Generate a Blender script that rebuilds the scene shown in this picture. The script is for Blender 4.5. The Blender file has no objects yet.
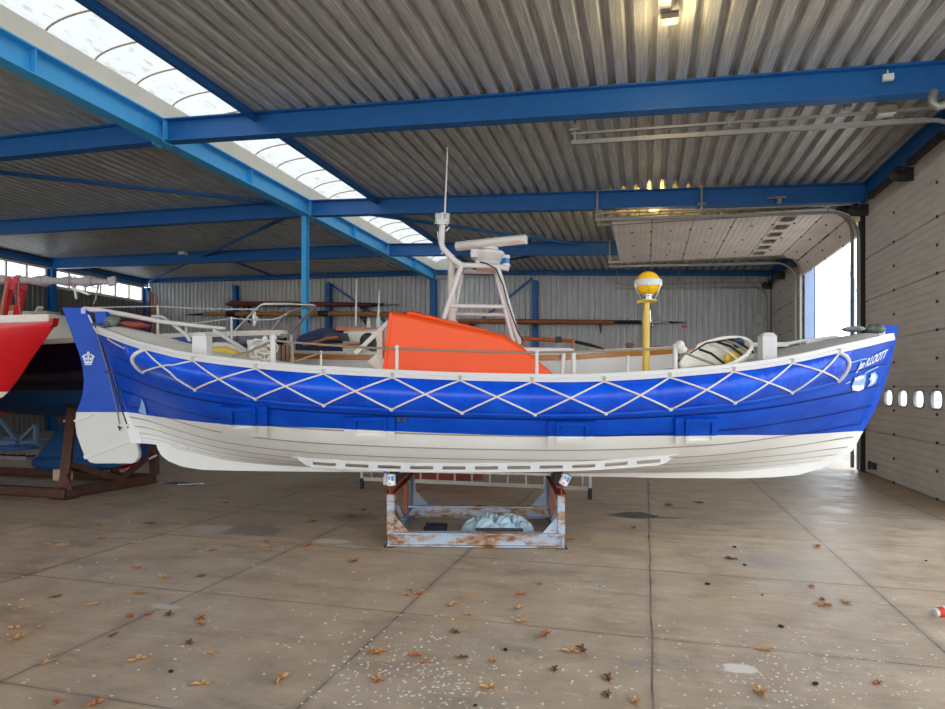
import bpy, math, random
from mathutils import Vector, Matrix
R = math.radians
random.seed(7)
SC = bpy.context.scene
COL = SC.collection
# ---------------------------------------------------------------- camera model (945 x 709 photograph)
F, CX, HY, CAMH, YAW = 632.0, 472.5, 387.0, 1.65, R(15.35)
CR = Vector((math.cos(YAW), math.sin(YAW), 0)); CF = Vector((-math.sin(YAW), math.cos(YAW), 0)); CO = Vector((0, 0, CAMH))
def ray(px, py): return CR*((px-CX)/F) + CF + Vector((0, 0, (HY-py)/F))
def fl(px, py, z=0.0):
    d = ray(px, py); return CO + d*((z-CAMH)/d.z)
def onY(px, py, Y):
    d = ray(px, py); return CO + d*(Y/d.y)
def onX(px, py, X):
    d = ray(px, py); return CO + d*(X/d.x)
def atD(px, py, D): return CO + ray(px, py)*D
# ---------------------------------------------------------------- mesh helper
class MB:
    def __init__(s): s.v = []; s.f = []
    def add(s, vs, fs):
        o = len(s.v); s.v += [tuple(x) for x in vs]; s.f += [tuple(i+o for i in f) for f in fs]; return s
    def box(s, c, d, rz=0, M=None):
        x, y, z = d[0]/2, d[1]/2, d[2]/2
        vs = [Vector((a*x, b*y, e*z)) for a in (-1, 1) for b in (-1, 1) for e in (-1, 1)]
        if M is None: M = Matrix.Rotation(rz, 3, 'Z')
        vs = [M @ p + Vector(c) for p in vs]
        return s.add(vs, [(0,1,3,2),(4,6,7,5),(0,4,5,1),(2,3,7,6),(0,2,6,4),(1,5,7,3)])
    def box2(s, a, b):
        return s.box([(a[i]+b[i])/2 for i in range(3)], [abs(b[i]-a[i]) for i in range(3)])
    def beam(s, p, q, w, h, up=(0,0,1)):
        p, q = Vector(p), Vector(q); d = (q-p); L = d.length; d.normalize()
        up = Vector(up)
        if abs(d.dot(up)) > .99: up = Vector((0,1,0))
        sd = d.cross(up).normalized(); up = sd.cross(d).normalized()
        M = Matrix((d, sd, up)).transposed()
        return s.box((p+q)/2, (L, w, h), M=M)
    def ibeam(s, p, q, w, h, tf=.022, tw=.014):
        p, q = Vector(p), Vector(q); d = (q-p).normalized(); sd = d.cross(Vector((0,0,1))).normalized(); up = sd.cross(d)
        a, b = up*(h/2-tf/2), up*(-h/2+tf/2)
        s.beam(p+a, q+a, w, tf); s.beam(p+b, q+b, w, tf); s.beam(p, q, tw, h-2*tf+.002); return s
    def tube(s, pts, r, n=8, cap=True, closed=False):
        pts = [Vector(p) for p in pts]; N = len(pts); rr = r if isinstance(r, (list, tuple)) else [r]*N
        tang = []
        for i in range(N):
            a = pts[(i-1) % N] if (closed or i > 0) else pts[i]; b = pts[(i+1) % N] if (closed or i < N-1) else pts[i]
            t = (b-a); tang.append(t.normalized() if t.length > 1e-9 else Vector((0,0,1)))
        ref = Vector((0,0,1)) if abs(tang[0].z) < .9 else Vector((1,0,0))
        nrm = (ref - tang[0]*ref.dot(tang[0])).normalized(); o = len(s.v)
        for i in range(N):
            nrm = (nrm - tang[i]*nrm.dot(tang[i]))
            nrm = nrm.normalized() if nrm.length > 1e-6 else tang[i].orthogonal().normalized()
            bn = tang[i].cross(nrm)
            for k in range(n):
                a = 2*math.pi*k/n; s.v.append(tuple(pts[i] + (nrm*math.cos(a)+bn*math.sin(a))*rr[i]))
        M = N if closed else N-1
        for i in range(M):
            j = (i+1) % N
            for k in range(n):
                l = (k+1) % n; s.f.append((o+i*n+k, o+i*n+l, o+j*n+l, o+j*n+k))
        if cap and not closed:
            s.f.append(tuple(o+k for k in reversed(range(n)))); s.f.append(tuple(o+(N-1)*n+k for k in range(n)))
        return s
    def lathe(s, c, prof, n=20, axis=(0,0,1)):
        ax = Vector(axis).normalized(); e1 = ax.orthogonal().normalized(); e2 = ax.cross(e1); c = Vector(c); o = len(s.v); N = len(prof)
        for (r, h) in prof:
            for k in range(n):
                a = 2*math.pi*k/n; s.v.append(tuple(c + ax*h + (e1*math.cos(a)+e2*math.sin(a))*max(r, 1e-4)))
        for i in range(N-1):
            for k in range(n):
                l = (k+1) % n; s.f.append((o+i*n+k, o+i*n+l, o+(i+1)*n+l, o+(i+1)*n+k))
        s.f.append(tuple(o+k for k in reversed(range(n)))); s.f.append(tuple(o+(N-1)*n+k for k in range(n)))
        return s
    def sphere(s, c, r, n=16, m=10, sc=(1,1,1)):
        c = Vector(c); prof = [(math.sin(math.pi*i/m)*r, -math.cos(math.pi*i/m)*r) for i in range(m+1)]
        o = len(s.v); s.lathe((0,0,0), prof, n)
        for i in range(o, len(s.v)):
            p = s.v[i]; s.v[i] = (c.x+p[0]*sc[0], c.y+p[1]*sc[1], c.z+p[2]*sc[2])
        return s
    def prism(s, poly, d):           # poly: list of 3D points, extruded by the vector d
        poly = [Vector(p) for p in poly]; d = Vector(d); n = len(poly)
        vs = poly + [p+d for p in poly]
        fs = [tuple(range(n)), tuple(reversed(range(n, 2*n)))] + [(i, i+n, (i+1) % n+n, (i+1) % n) for i in range(n)]
        return s.add(vs, fs)
    def grid(s, rows, flip=False):
        o = len(s.v); N = len(rows); n = len(rows[0])
        for r in rows: s.v += [tuple(p) for p in r]
        for i in range(N-1):
            for k in range(n-1):
                q = (o+i*n+k, o+i*n+k+1, o+(i+1)*n+k+1, o+(i+1)*n+k); s.f.append(tuple(reversed(q)) if flip else q)
        return s
def obj(name, mb, mat, parent=None, smooth=None, bevel=0, label=None, recalc=True):
    me = bpy.data.meshes.new(name); me.from_pydata(mb.v, [], mb.f); me.update()
    if recalc:
        import bmesh
        bm = bmesh.new(); bm.from_mesh(me); bmesh.ops.recalc_face_normals(bm, faces=bm.faces); bm.to_mesh(me); bm.free()
    if smooth:
        me.polygons.foreach_set('use_smooth', [True]*len(me.polygons))
        me.set_sharp_from_angle(angle=R(smooth))
    me.materials.append(mat)
    o = bpy.data.objects.new(name, me); COL.objects.link(o)
    if parent: o.parent = parent
    if bevel:
        b = o.modifiers.new('Bevel', 'BEVEL'); b.width = bevel; b.segments = 2; b.limit_method = 'ANGLE'; b.angle_limit = R(40)
    if label: o['label'] = label
    return o
def tag(o, label, cat, group=None, kind=None):
    o['label'] = label; o['category'] = cat
    if group: o['group'] = group
    if kind: o['kind'] = kind
    return o
def thing(name, label, cat, loc=(0,0,0), rz=0, group=None, kind=None):
    o = bpy.data.objects.new(name, None); COL.objects.link(o); o.location = loc; o.rotation_euler = (0,0,rz); o.empty_display_size = .1
    return tag(o, label, cat, group, kind)
def struct(o, label=None, cat=None):
    o['kind'] = 'structure'
    if label: o['label'] = label; o['category'] = cat
    return o
def dup(o, loc=None, rz=None, label=None, parent=None):
    c = o.copy(); COL.objects.link(c)
    if parent: c.parent = parent
    for ch in list(o.children): dup(ch, parent=c)
    if loc is not None: c.location = loc
    if rz is not None: c.rotation_euler = (0,0,rz)
    if label: c['label'] = label
    return c
# ---------------------------------------------------------------- materials
def lin(r, g, b):
    f = lambda c: (c/255/12.92) if c/255 <= .04045 else ((c/255+.055)/1.055)**2.4
    return (f(r), f(g), f(b), 1)
class NT:
    def __init__(s, name):
        s.m = bpy.data.materials.new(name); s.m.use_nodes = True; s.t = s.m.node_tree; s.n = s.t.nodes; s.l = s.t.links
        s.bsdf = s.n['Principled BSDF']; s.out = s.n['Material Output']
    def new(s, ty, **kw):
        n = s.n.new(ty)
        for k, v in kw.items():
            if k.startswith('i_'):
                key = k[2:]; key = int(key) if key.isdigit() else key.replace('_', ' '); n.inputs[key].default_value = v
            else: setattr(n, k, v)
        return n
    def link(s, a, b): s.l.new(a, b)
    def math(s, op, a, b=None, clamp=False):
        n = s.n.new('ShaderNodeMath'); n.operation = op; n.use_clamp = clamp
        for i, x in enumerate((a, b)):
            if x is None: continue
            if isinstance(x, (int, float)): n.inputs[i].default_value = x
            else: s.l.new(x, n.inputs[i])
        return n.outputs[0]
    def mix(s, fac, a, b, mode='MIX'):
        n = s.n.new('ShaderNodeMix'); n.data_type = 'RGBA'; n.blend_type = mode
        for i, x in ((0, fac), (6, a), (7, b)):
            if isinstance(x, (int, float, tuple)): n.inputs[i].default_value = x
            else: s.l.new(x, n.inputs[i])
        return n.outputs[2]
    def ramp(s, x, stops):
        n = s.n.new('ShaderNodeValToRGB'); e = n.color_ramp.elements
        while len(e) < len(stops): e.new(.5)
        for el, (p, c) in zip(e, stops):
            el.position = p; el.color = c if isinstance(c, tuple) else (c, c, c, 1)
        s.l.new(x, n.inputs[0]); return n.outputs[0]
    def coords(s, kind='Object'): return s.n.new('ShaderNodeTexCoord').outputs[kind]
    def noise(s, scale, detail=4, rough=.55, vec=None, stretch=None, kind='Object'):
        v = vec or s.coords(kind)
        if stretch:
            mp = s.n.new('ShaderNodeMapping'); mp.inputs['Scale'].default_value = stretch; s.l.new(v, mp.inputs[0]); v = mp.outputs[0]
        n = s.n.new('ShaderNodeTexNoise'); n.inputs['Scale'].default_value = scale; n.inputs['Detail'].default_value = detail; n.inputs['Roughness'].default_value = rough
        s.l.new(v, n.inputs['Vector']); return n.outputs[0]
    def set(s, **kw):
        for k, v in kw.items():
            i = s.bsdf.inputs[k.replace('_', ' ')]
            if isinstance(v, (int, float, tuple)): i.default_value = v
            else: s.l.new(v, i)
    def bump(s, h, strength=.3, dist=.01):
        b = s.n.new('ShaderNodeBump'); b.inputs['Strength'].default_value = strength; b.inputs['Distance'].default_value = dist
        s.l.new(h, b.inputs['Height']); s.l.new(b.outputs[0], s.bsdf.inputs['Normal'])
def var(c, k): return (min(1, c[0]*k), min(1, c[1]*k), min(1, c[2]*k), 1)
def mat(name, c, rough=.5, metal=0, vary=.15, scale=3, stretch=None, bump=0, bscale=40, dirt=None, spec=.5):
    t = NT(name); n = t.noise(scale, 5, .6, stretch=stretch)
    col = t.mix(t.ramp(n, [(.3, 0.), (.7, 1.)]), var(c, 1-vary), var(c, 1+vary))
    if dirt:
        d = t.noise(dirt[1], 6, .65); col = t.mix(t.ramp(d, [(dirt[2], 0.), (dirt[2]+.1, 1.)]), col, dirt[0])
    t.set(Base_Color=col, Roughness=rough, Metallic=metal); t.bsdf.inputs['Specular IOR Level'].default_value = spec
    if bump: t.bump(t.noise(bscale, 4, .6), bump)
    return t.m
rust = lin(120, 66, 36)
BLUE = mat('blue_steel_paint', lin(20, 94, 160), .45, 0, .08, 4)
GIRD = mat('skylit_blue_steel_paint', lin(66, 172, 228), .45, 0, .06, 4)  # girder and column: same blue steel, skylight brightness put into the colour
CREAM = mat('cream_board', lin(222, 216, 200), .6, 0, .06, 2)
WHITE = mat('white_boat_paint', lin(214, 213, 210), .35, 0, .04, 3)
OFFW = mat('offwhite_boat_paint', lin(218, 211, 197), .42, 0, .05, 3)
GREYDECK = mat('grey_deck_paint', lin(176, 174, 168), .7, 0, .08, 6, bump=.1, bscale=200)
CREAMDECK = mat('cream_deck_paint', lin(246, 240, 226), .6, 0, .05, 3)
ORANGE = mat('orange_paint', lin(246, 84, 10), .45, 0, .05, 2.5)
YELLOW = mat('yellow_paint', lin(226, 192, 84), .42, 0, .05, 5)
YBALL = mat('yellow_ball', lin(255, 200, 6), .3, 0, .03, 3)
ROPE = mat('white_rope', lin(226, 222, 212), .8, 0, .08, 60, bump=.4, bscale=300)
ROPED = mat('grey_rope', lin(150, 138, 118), .85, 0, .15, 60, bump=.4, bscale=300)
STEEL = mat('stainless_steel', lin(196, 194, 190), .25, .85, .06, 5)
GALV = mat('galvanised_steel', lin(150, 148, 142), .42, .55, .12, 14)
BLACK = mat('black_rubber', lin(26, 26, 28), .6, 0, .1, 5)
DARK = mat('dark_grease_steel', lin(46, 44, 44), .5, .3, .2, 12)
RUST = mat('rusty_brown_steel', lin(92, 58, 46), .75, .1, .25, 9, bump=.3)
REDOX = mat('red_oxide_primer', lin(140, 70, 52), .7, 0, .2, 8, bump=.2)
RED = mat('red_boat_paint', lin(196, 22, 30), .35, 0, .06, 3)
NAVY = mat('navy_gelcoat', lin(14, 20, 44), .18, 0, .1, 2)
BOTBLUE = mat('blue_antifouling', lin(20, 74, 124), .7, 0, .12, 5)
WOOD = mat('varnished_wood', lin(176, 98, 44), .35, 0, .25, 6, stretch=(1, 12, 12))
WOODD = mat('dark_varnished_wood', lin(110, 52, 38), .4, 0, .25, 6, stretch=(1, 12, 12))
WOODT = mat('tan_spar_wood', lin(178, 124, 70), .45, 0, .2, 6, stretch=(1, 12, 12))
TARP = mat('navy_canvas', lin(46, 58, 92), .8, 0, .12, 5, bump=.2, bscale=20)
BTARP = mat('blue_tarpaulin', lin(36, 84, 160), .6, 0, .2, 6, bump=.3, bscale=20)
SAIL = mat('furled_sailcloth', lin(160, 152, 152), .8, 0, .15, 9, stretch=(1, 6, 6), bump=.4, bscale=20)
PLASTIC = mat('white_plastic', lin(216, 216, 213), .35, 0, .02, 3)
def glass(name, tint=(.95,.97,1,1), gl=.12):
    t = NT(name); tr = t.new('ShaderNodeBsdfTransparent'); tr.inputs[0].default_value = tint
    g = t.new('ShaderNodeBsdfGlossy'); g.inputs['Roughness'].default_value = .05; mx = t.new('ShaderNodeMixShader'); mx.inputs[0].default_value = gl
    t.link(tr.outputs[0], mx.inputs[1]); t.link(g.outputs[0], mx.inputs[2]); t.link(mx.outputs[0], t.out.inputs[0]); return t.m
GLASS = glass('window_glass')
def frosted(name):
    t = NT(name); n = t.noise(7, 6, .7, stretch=(1.5, .5, 1)); col = t.ramp(n, [(.3, (.345,.335,.32,1)), (.56, (.32,.308,.29,1)), (.66, (.24,.215,.18,1))])
    a = t.new('ShaderNodeBsdfTranslucent'); b = t.new('ShaderNodeBsdfTransparent'); mx = t.new('ShaderNodeMixShader'); mx.inputs[0].default_value = .06
    t.link(col, a.inputs[0]); t.link(col, b.inputs[0]); t.link(a.outputs[0], mx.inputs[1]); t.link(b.outputs[0], mx.inputs[2]); t.link(mx.outputs[0], t.out.inputs[0]); return t.m
FROST = frosted('translucent_rooflight_sheet')
def emit(name, c, s):
    t = NT(name); t.set(Base_Color=c, Emission_Color=c, Emission_Strength=s); return t.m
# galvanised roof deck, streaked along its ribs
def deck_mat():
    t = NT('galvanised_roof_deck')
    n = t.noise(9, 6, .65, stretch=(6, .18, 1)); n2 = t.noise(1.1, 4, .6)
    c = t.ramp(n, [(.25, lin(142, 142, 140)), (.5, lin(198, 198, 195)), (.75, lin(236, 236, 233))])
    c = t.mix(t.ramp(n2, [(.35, 0.), (.7, .35)]), c, lin(176, 172, 164))
    t.set(Base_Color=c, Roughness=.42, Metallic=.3); return t.m
DECKM = deck_mat()
def clad_mat(name, a, b, metal=.35):
    t = NT(name); n = t.noise(6, 6, .65, stretch=(5, 5, .25)); c = t.ramp(n, [(.3, a), (.7, b)])
    t.set(Base_Color=c, Roughness=.5, Metallic=metal); return t.m
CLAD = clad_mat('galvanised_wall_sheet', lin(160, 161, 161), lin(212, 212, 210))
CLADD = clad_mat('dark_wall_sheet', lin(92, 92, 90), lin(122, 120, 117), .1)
def door_mat(name, c):
    t = NT(name); v = t.coords(); sp = t.new('ShaderNodeSeparateXYZ'); t.link(v, sp.inputs[0])
    n = t.noise(2.2, 6, .65, stretch=(1, .6, 1.6)); col = t.mix(t.ramp(n, [(.3, 0.), (.75, 1.)]), var(c, .86), var(c, 1.1))
    t.set(Base_Color=col, Roughness=.5); return t.m
DOORM = door_mat('door_panel_grey', lin(228, 220, 209)); DOORL = door_mat('door_panel_pale', lin(240, 228, 220))
# ================================================================= BUILDING
XL, XG, XS, XR, YB, YF = -21.5, -7.98, -6.16, 4.1, 23.5, -12.0
FRAMES = [-5.47, -0.64, 4.19, 9.02, 13.85, 18.68, 23.35]
def ztop(X): return 6.2-.05*(X-XG) if X > XG else 6.2+.019*(XG-X)
# floor ------------------------------------------------------------
def floor_mat():
    t = NT('concrete_slab_floor'); v = t.coords('Object'); sp = t.new('ShaderNodeSeparateXYZ')
    wob = t.new('ShaderNodeTexNoise'); wob.inputs['Scale'].default_value = 1.3; t.link(v, wob.inputs['Vector'])
    va = t.new('ShaderNodeVectorMath', operation='MULTIPLY_ADD'); t.link(wob.outputs[1], va.inputs[0]); va.inputs[1].default_value = (.03,.03,0); t.link(v, va.inputs[2])
    t.link(va.outputs[0], sp.inputs[0]); X, Y = sp.outputs[0], sp.outputs[1]
    def joint(c, off, per):
        m = t.math('MODULO', t.math('ADD', c, 100*per-off+per/2), per); return t.math('ABSOLUTE', t.math('SUBTRACT', m, per/2))
    jx, jy = joint(X, .05, 1.76), joint(Y, 4.33, 1.6)
    gr = t.noise(14, 5, .7); big = t.noise(.55, 5, .6); mid = t.noise(2.6, 6, .65); fine = t.noise(70, 3, .7); drag = t.noise(3, 6, .7, stretch=(.35, 3.2, 1))
    c = t.ramp(mid, [(.28, lin(148, 129, 109)), (.5, lin(186, 167, 144)), (.72, lin(210, 193, 170))])
    c = t.mix(t.ramp(big, [(.35, 0.), (.65, .55)]), c, lin(200, 168, 130))
    c = t.mix(t.ramp(drag, [(.45, 0.), (.75, .5)]), c, lin(164, 151, 138))
    c = t.mix(t.ramp(fine, [(.4, 0.), (.75, .22)]), c, lin(142, 128, 114))
    c = t.mix(t.ramp(t.noise(4.5, 8, .75), [(.60, 0.), (.72, .5)]), c, lin(142, 127, 113))
    c = t.mix(t.ramp(t.noise(24, 3, .6), [(.70, 0.), (.74, .8)]), c, lin(206, 198, 186))          # paint specks
    c = t.mix(t.ramp(t.noise(1.6, 7, .72, stretch=(.6, 1.5, 1)), [(.52, 0.), (.66, .55)]), c, lin(138, 118, 98))
    c = t.mix(t.ramp(t.noise(7, 6, .75, stretch=(.5, 2.2, 1)), [(.56, 0.), (.68, .5)]), c, lin(216, 202, 182))
    c = t.mix(t.ramp(t.noise(11, 5, .7), [(.62, 0.), (.7, .5)]), c, lin(120, 98, 78))
    ok = t.ramp(gr, [(.3, .35), (.65, 1.)])
    for j, w, band in ((jx, .009, .055), (jy, .006, .035)):
        sm = t.math('MULTIPLY', t.ramp(t.math('DIVIDE', j, band), [(.3, .5), (1., 0.)]), t.math('MULTIPLY', ok, t.ramp(t.noise(2.2, 5, .7), [(.35, .1), (.62, 1.)]))); c = t.mix(sm, c, lin(122, 108, 97))
        ln = t.math('MULTIPLY', t.ramp(t.math('DIVIDE', j, w), [(.5, .85), (1., 0.)]), t.ramp(t.noise(1.7, 4, .7), [(.35, .45), (.6, 1.)])); c = t.mix(ln, c, lin(72, 62, 56))
    def spot(x, y, rx, ry, colr, edge, strength=1., ns=6, amp=1.3):
        nonlocal c
        dx = t.math('DIVIDE', t.math('SUBTRACT', X, x), rx); dy = t.math('DIVIDE', t.math('SUBTRACT', Y, y), ry)
        d = t.math('SQRT', t.math('ADD', t.math('MULTIPLY', dx, dx), t.math('MULTIPLY', dy, dy)))
        d = t.math('ADD', d, t.math('MULTIPLY', t.math('SUBTRACT', t.noise(ns, 5, .7), .5), amp))
        c = t.mix(t.ramp(d, [(edge, strength), (min(1., edge+.18), 0.)]), c, colr)
    for px, py, rx, ry, colr, e, st, ns in [
        (636, 515, .42, .30, lin(64, 78, 78), .6, .9, 5), (655, 517, .5, .08, lin(84, 86, 80), .6, .8, 5),
        (742, 668, .13, .09, lin(226, 218, 206), .62, 1., 9), (334, 541, .32, .14, lin(208, 202, 192), .55, .9, 9), (352, 546, .3, .1, lin(196, 190, 180), .5, .8, 9),
        (218, 528, .5, .3, lin(196, 190, 182), .5, .7, 7), (258, 530, .55, .4, lin(130, 120, 112), .55, .7, 4), (168, 606, .2, .07, lin(200, 194, 184), .55, .9, 9),
        (356, 517, .5, .4, lin(140, 122, 106), .5, .7, 5), (375, 690, .5, .45, lin(196, 174, 156), .45, .5, 8), (470, 620, .3, .2, lin(186, 156, 116), .5, .6, 5),
        (760, 560, .7, .5, lin(160, 150, 140), .5, .5, 3), (475, 594, .15, .1, lin(196, 160, 110), .5, .7, 6), (640, 662, .05, .03, lin(130, 160, 186), .6, .9, 12)]:
        p = fl(px, py); spot(p.x, p.y, rx, ry, colr, e, st, ns)
    t.set(Base_Color=c, Roughness=t.ramp(mid, [(.3, .34), (.7, .62)])); t.bsdf.inputs['Specular IOR Level'].default_value = .4
    h = t.math('MULTIPLY', gr, .25)
    t.bump(h, .25, .02); return t.m
m = MB().box2((XL-.3, YF, -.3), (XR+.25, YB+.3, 0)); struct(obj('floor', m, floor_mat()))
t_ = NT('outdoor_paving'); t_.set(Base_Color=t_.ramp(t_.noise(3), [(.3, lin(170, 162, 152)), (.7, lin(200, 192, 182))]), Roughness=.8)
m = MB().box2((XR+.25, -30, -.3), (70, 60, -.015)); struct(obj('ground', m, t_.m))
# corrugated sheets ---------------------------------------------------
def sheet_profile(a, b, pitch, depth, wl, wu):
    pts = []; s = (pitch-wl-wu)/2; x = a
    while x < b:
        for dx, d in ((0, 0), (wl, 0), (wl+s, 1), (wl+s+wu, 1)):
            if x+dx <= b: pts.append((x+dx, d*depth))
        x += pitch
    pts.append((b, 0)); return pts
def roof(name, a, b):
    pr = sheet_profile(a, b, .26, .10, .13, .06); n = []
    for x, d in pr: n.append((x, ztop(x)+.002+d))
    m = MB().grid([[(x, YF+.5, z) for x, z in n], [(x, YB+.1, z) for x, z in n]])
    top = [(a, YF+.5, ztop(a)+.25), (b, YF+.5, ztop(b)+.25)]; tb = [(a, YB+.1, ztop(a)+.25), (b, YB+.1, ztop(b)+.25)]
    m.grid([top, tb]); return struct(obj(name, m, DECKM, recalc=False))
roof('ceiling', XS+.05, XR+.25); roof('ceiling.001', XL-.25, XG-.02)
# back wall -------------------------------------------------------------
pr = sheet_profile(XL-.1, XR+.2, .2, .035, .11, .05)
m = MB().grid([[(x, YB+.12-d*1.5, 0) for x, d in pr], [(x, YB+.12-d*1.5, ztop(x)-.0 if x < XR else 5.6) for x, d in pr]])
m.box2((XL-.1, YB+.14, 0), (XR+.2, YB+.2, 5.55)); m.box2((XL-.1, YB+.125, 5.4), (XR+.2, YB+.2, 6.9)); struct(obj('wall_back', m, CLAD))
# left wall ---------------------------------------------------------------
pr = sheet_profile(YF+.5, YB+.1, .2, .03, .12, .05)
m = MB().grid([[(XL-.15+d, y, 0) for y, d in pr], [(XL-.15+d, y, 5.42) for y, d in pr]])
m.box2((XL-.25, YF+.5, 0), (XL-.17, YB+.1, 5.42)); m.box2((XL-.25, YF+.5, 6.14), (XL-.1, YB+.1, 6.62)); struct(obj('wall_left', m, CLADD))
wi = 2
for a, b in zip(FRAMES[2:-1], FRAMES[3:]):
    a2, b2 = a+.12, b-.12; f = MB(); n = 6; st = (b2-a2)/n
    f.box2((XL-.22, a2-.1, 5.4), (XL-.1, b2+.1, 5.5)); f.box2((XL-.22, a2-.1, 6.06), (XL-.1, b2+.1, 6.14))
    for k in range(n+1): f.box2((XL-.21, a2+k*st-.035, 5.45), (XL-.11, a2+k*st+.035, 6.1))
    w = struct(obj('window_%d' % wi, f, CREAM)); wi += 1
    g = MB().box2((XL-.165, a2, 5.46), (XL-.155, b2, 6.1)); obj('glass', g, GLASS, w)
# steelwork -----------------------------------------------------------------
beams = []
def steel(p, q, w, h, label, name='steel_beam', kind='i', up=(0,0,1)):
    m = MB(); (m.ibeam(p, q, w, h) if kind == 'i' else m.beam(p, q, w, h, up)); o = obj(name, m, BLUE); struct(o); return o
for i, y in enumerate(FRAMES):
    h = .38 if i < 6 else .17
    for a, b in ((XL, XG-.1), (XG+.1, XR)):
        if b > 0 and y > 0 and y < 20:
            pass
        o = steel((a, y, ztop(a)-h/2), (b, y, ztop(b)-h/2), .2, h, '')
    if i == 6: continue
    e = MB()
    for sx in (-.115, .115): e.box((XG+sx, y, 5.99), (.02, .21, .42))
    for sx in (-.13, .13):
        for dy in (-.06, .06):
            for dz in (-.12, -.04, .04, .12): e.box((XG+sx, y+dy, 5.99+dz), (.02, .025, .025))
    struct(obj('end_plate', e, GIRD))
struct(obj('steel_beam', MB().ibeam((XG, YF+.6, 6.01), (XG, YB, 6.01), .24, .38), GIRD))
st_ = MB()
for y in [f+2.415 for f in FRAMES[:-1]]:
    for sx in (-.06, .06): st_.box((XG+sx, y, 6.01), (.11, .014, .34))
struct(obj('girder_stiffener', st_, GIRD))
def col(x, y, z0, z1, w=.2, d=.2, turn=False, mt=None):
    m = MB(); t = .02
    if turn:
        for s in (-1, 1): m.box((x+s*(w/2-t/2), y, (z0+z1)/2), (t, d, z1-z0))
        m.box((x, y, (z0+z1)/2), (w-2*t+.002, .014, z1-z0))
    else:
        for s in (-1, 1): m.box((x, y+s*(d/2-t/2), (z0+z1)/2), (w, t, z1-z0))
        m.box((x, y, (z0+z1)/2), (.014, d-2*t+.002, z1-z0))
    m.box((x, y, z0+.01), (w+.12, d+.12, .02)); return struct(obj('steel_column', m, mt or BLUE))
for y in (13.85,): col(XG-.07, y, 0, 5.82, .13, .15, False, GIRD)
for y in FRAMES[2:]: col(XL+.02, y, 0, ztop(XL)-.38, .24, .2, True)
for x in (-16.9, -12.5, XG, -4.0, 0.05): col(x, YB-.15, 0, ztop(x)-.38, .2, .2)
for y in (9.02, 13.95, 18.78): col(XR+.16, y, 0, ztop(XR)-.38, .2, .2, True)
steel((XL-.02, YF+.6, 6.3), (XL-.02, YB, 6.3), .14, .2, '')
# eaves beam above the doors, skylight trimmer, roof bracing
steel((XR+.02, YF+.6, 5.42), (XR+.02, YB, 5.42), .16, .34, '')
m = MB(); m.box2((XS-.01, YF+.6, 5.98), (XS+.01, YB, 6.42)); m.box2((XS-.005, YF+.6, 5.98), (XS+.09, YB, 5.995)); m.box2((XS-.09, YF+.6, 6.4), (XS+.01, YB, 6.42)); struct(obj('rooflight_trimmer', m, BLUE))
def br(p, q): m = MB().beam(p, q, .07, .07); struct(obj('roof_brace', m, BLUE))
zb = lambda X: ztop(X)-.12
br((XG-.2, 13.7, zb(XG)), (-14.6, 9.2, zb(-14.6))); br((XL+.2, YB-.25, zb(XL)), (XG-.3, 14.1, zb(XG)))
br((-14.3, 18.8, zb(-14.3)), (-14.8, YB-.2, zb(-14.8))); br((XG+.25, 14.0, zb(XG)), (-1.9, 18.5, zb(-1.9))); br((-1.9, 18.85, zb(-1.9)), (XG+.3, YB-.3, zb(XG)))
br((-12.6, YB-.03, 5.95), (-8.2, YB-.03, 3.0)); br((-4.1, YB-.03, 5.75), (-7.7, YB-.03, 3.0))
# skylight: cream upstand, arched translucent vault with ribs
up = MB().box2((XG+.02, YF+.6, 6.2), (XG+.1, YB, 6.5)); sky = struct(obj('window_1', up, CREAM))
def arc(y, k=16, dz=0):
    xa, xb, za, zb_ = XG+.06, XS, 6.49, 6.4
    return [(xa+(xb-xa)*(.5-.5*math.cos(math.pi*i/k)), y, za+(zb_-za)*(i/k)+.24*math.sin(math.pi*i/k)+dz) for i in range(k+1)]
obj('vault_sheet', MB().grid([arc(YF+.6), arc(YB)]), FROST, sky, smooth=60)
ribm = mat('vault_rib', lin(196, 178, 146), .6, 0, .08)
yy = 7.58-.8*16
while yy < YB:
    if yy > YF+.7: obj('vault_rib', MB().tube(arc(yy, 16, -.012), .014, 6), ribm, sky)
    yy += .8
obj('end_board', MB().prism(arc(YB-.01)+[(XS, YB-.01, 5.9), (XG+.06, YB-.01, 5.9)], (0, .05, 0)), CREAM, sky)
# ------------------------------------------------------------------ right wall with three sectional doors
def prof_groove(hgt, n=7, dp=.012):
    pts = [(0, .0)]; g = hgt/n
    for k in range(n):
        z = k*g; big = (k == 0)
        dpt = .02 if big else dp; w = .012 if big else .008
        if k: pts += [(z-w, 0), (z, -dpt), (z+w, 0)]
        else: pts = [(0, -.04), (.014, -.04), (.02, 0)]
    pts += [(hgt-.014, 0), (hgt-.01, -.04), (hgt, -.04)]; return pts
def section(O, U, N, L, hgt, holes=None):
    """a door section: O corner, U along its height, N towards the room, L along +Y"""
    O, U, N = Vector(O), Vector(U), Vector(N); Yv = Vector((0,1,0)); m = MB()
    def strip(y0, y1, z0, z1):
        pr = [p for p in prof_groove(hgt) if z0-1e-6 <= p[0] <= z1+1e-6]
        if not pr or pr[0][0] > z0+1e-6: pr = [(z0, 0)]+pr
        if pr[-1][0] < z1-1e-6: pr = pr+[(z1, 0)]
        A = [O+U*z+N*d+Yv*y0 for z, d in pr]; B = [O+U*z+N*d+Yv*y1 for z, d in pr]
        A2 = A+[O+U*z1-N*.045+Yv*y0, O+U*z0-N*.045+Yv*y0]; m.prism(A2, Yv*(y1-y0))
    if not holes: strip(0, L, 0, hgt); return m
    z0, z1, ys = holes; strip(0, L, 0, z0); strip(0, L, z1, hgt); prev = 0
    for a, b in ys: strip(prev, a, z0, z1); prev = b
    strip(prev, L, z0, z1); return m
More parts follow.
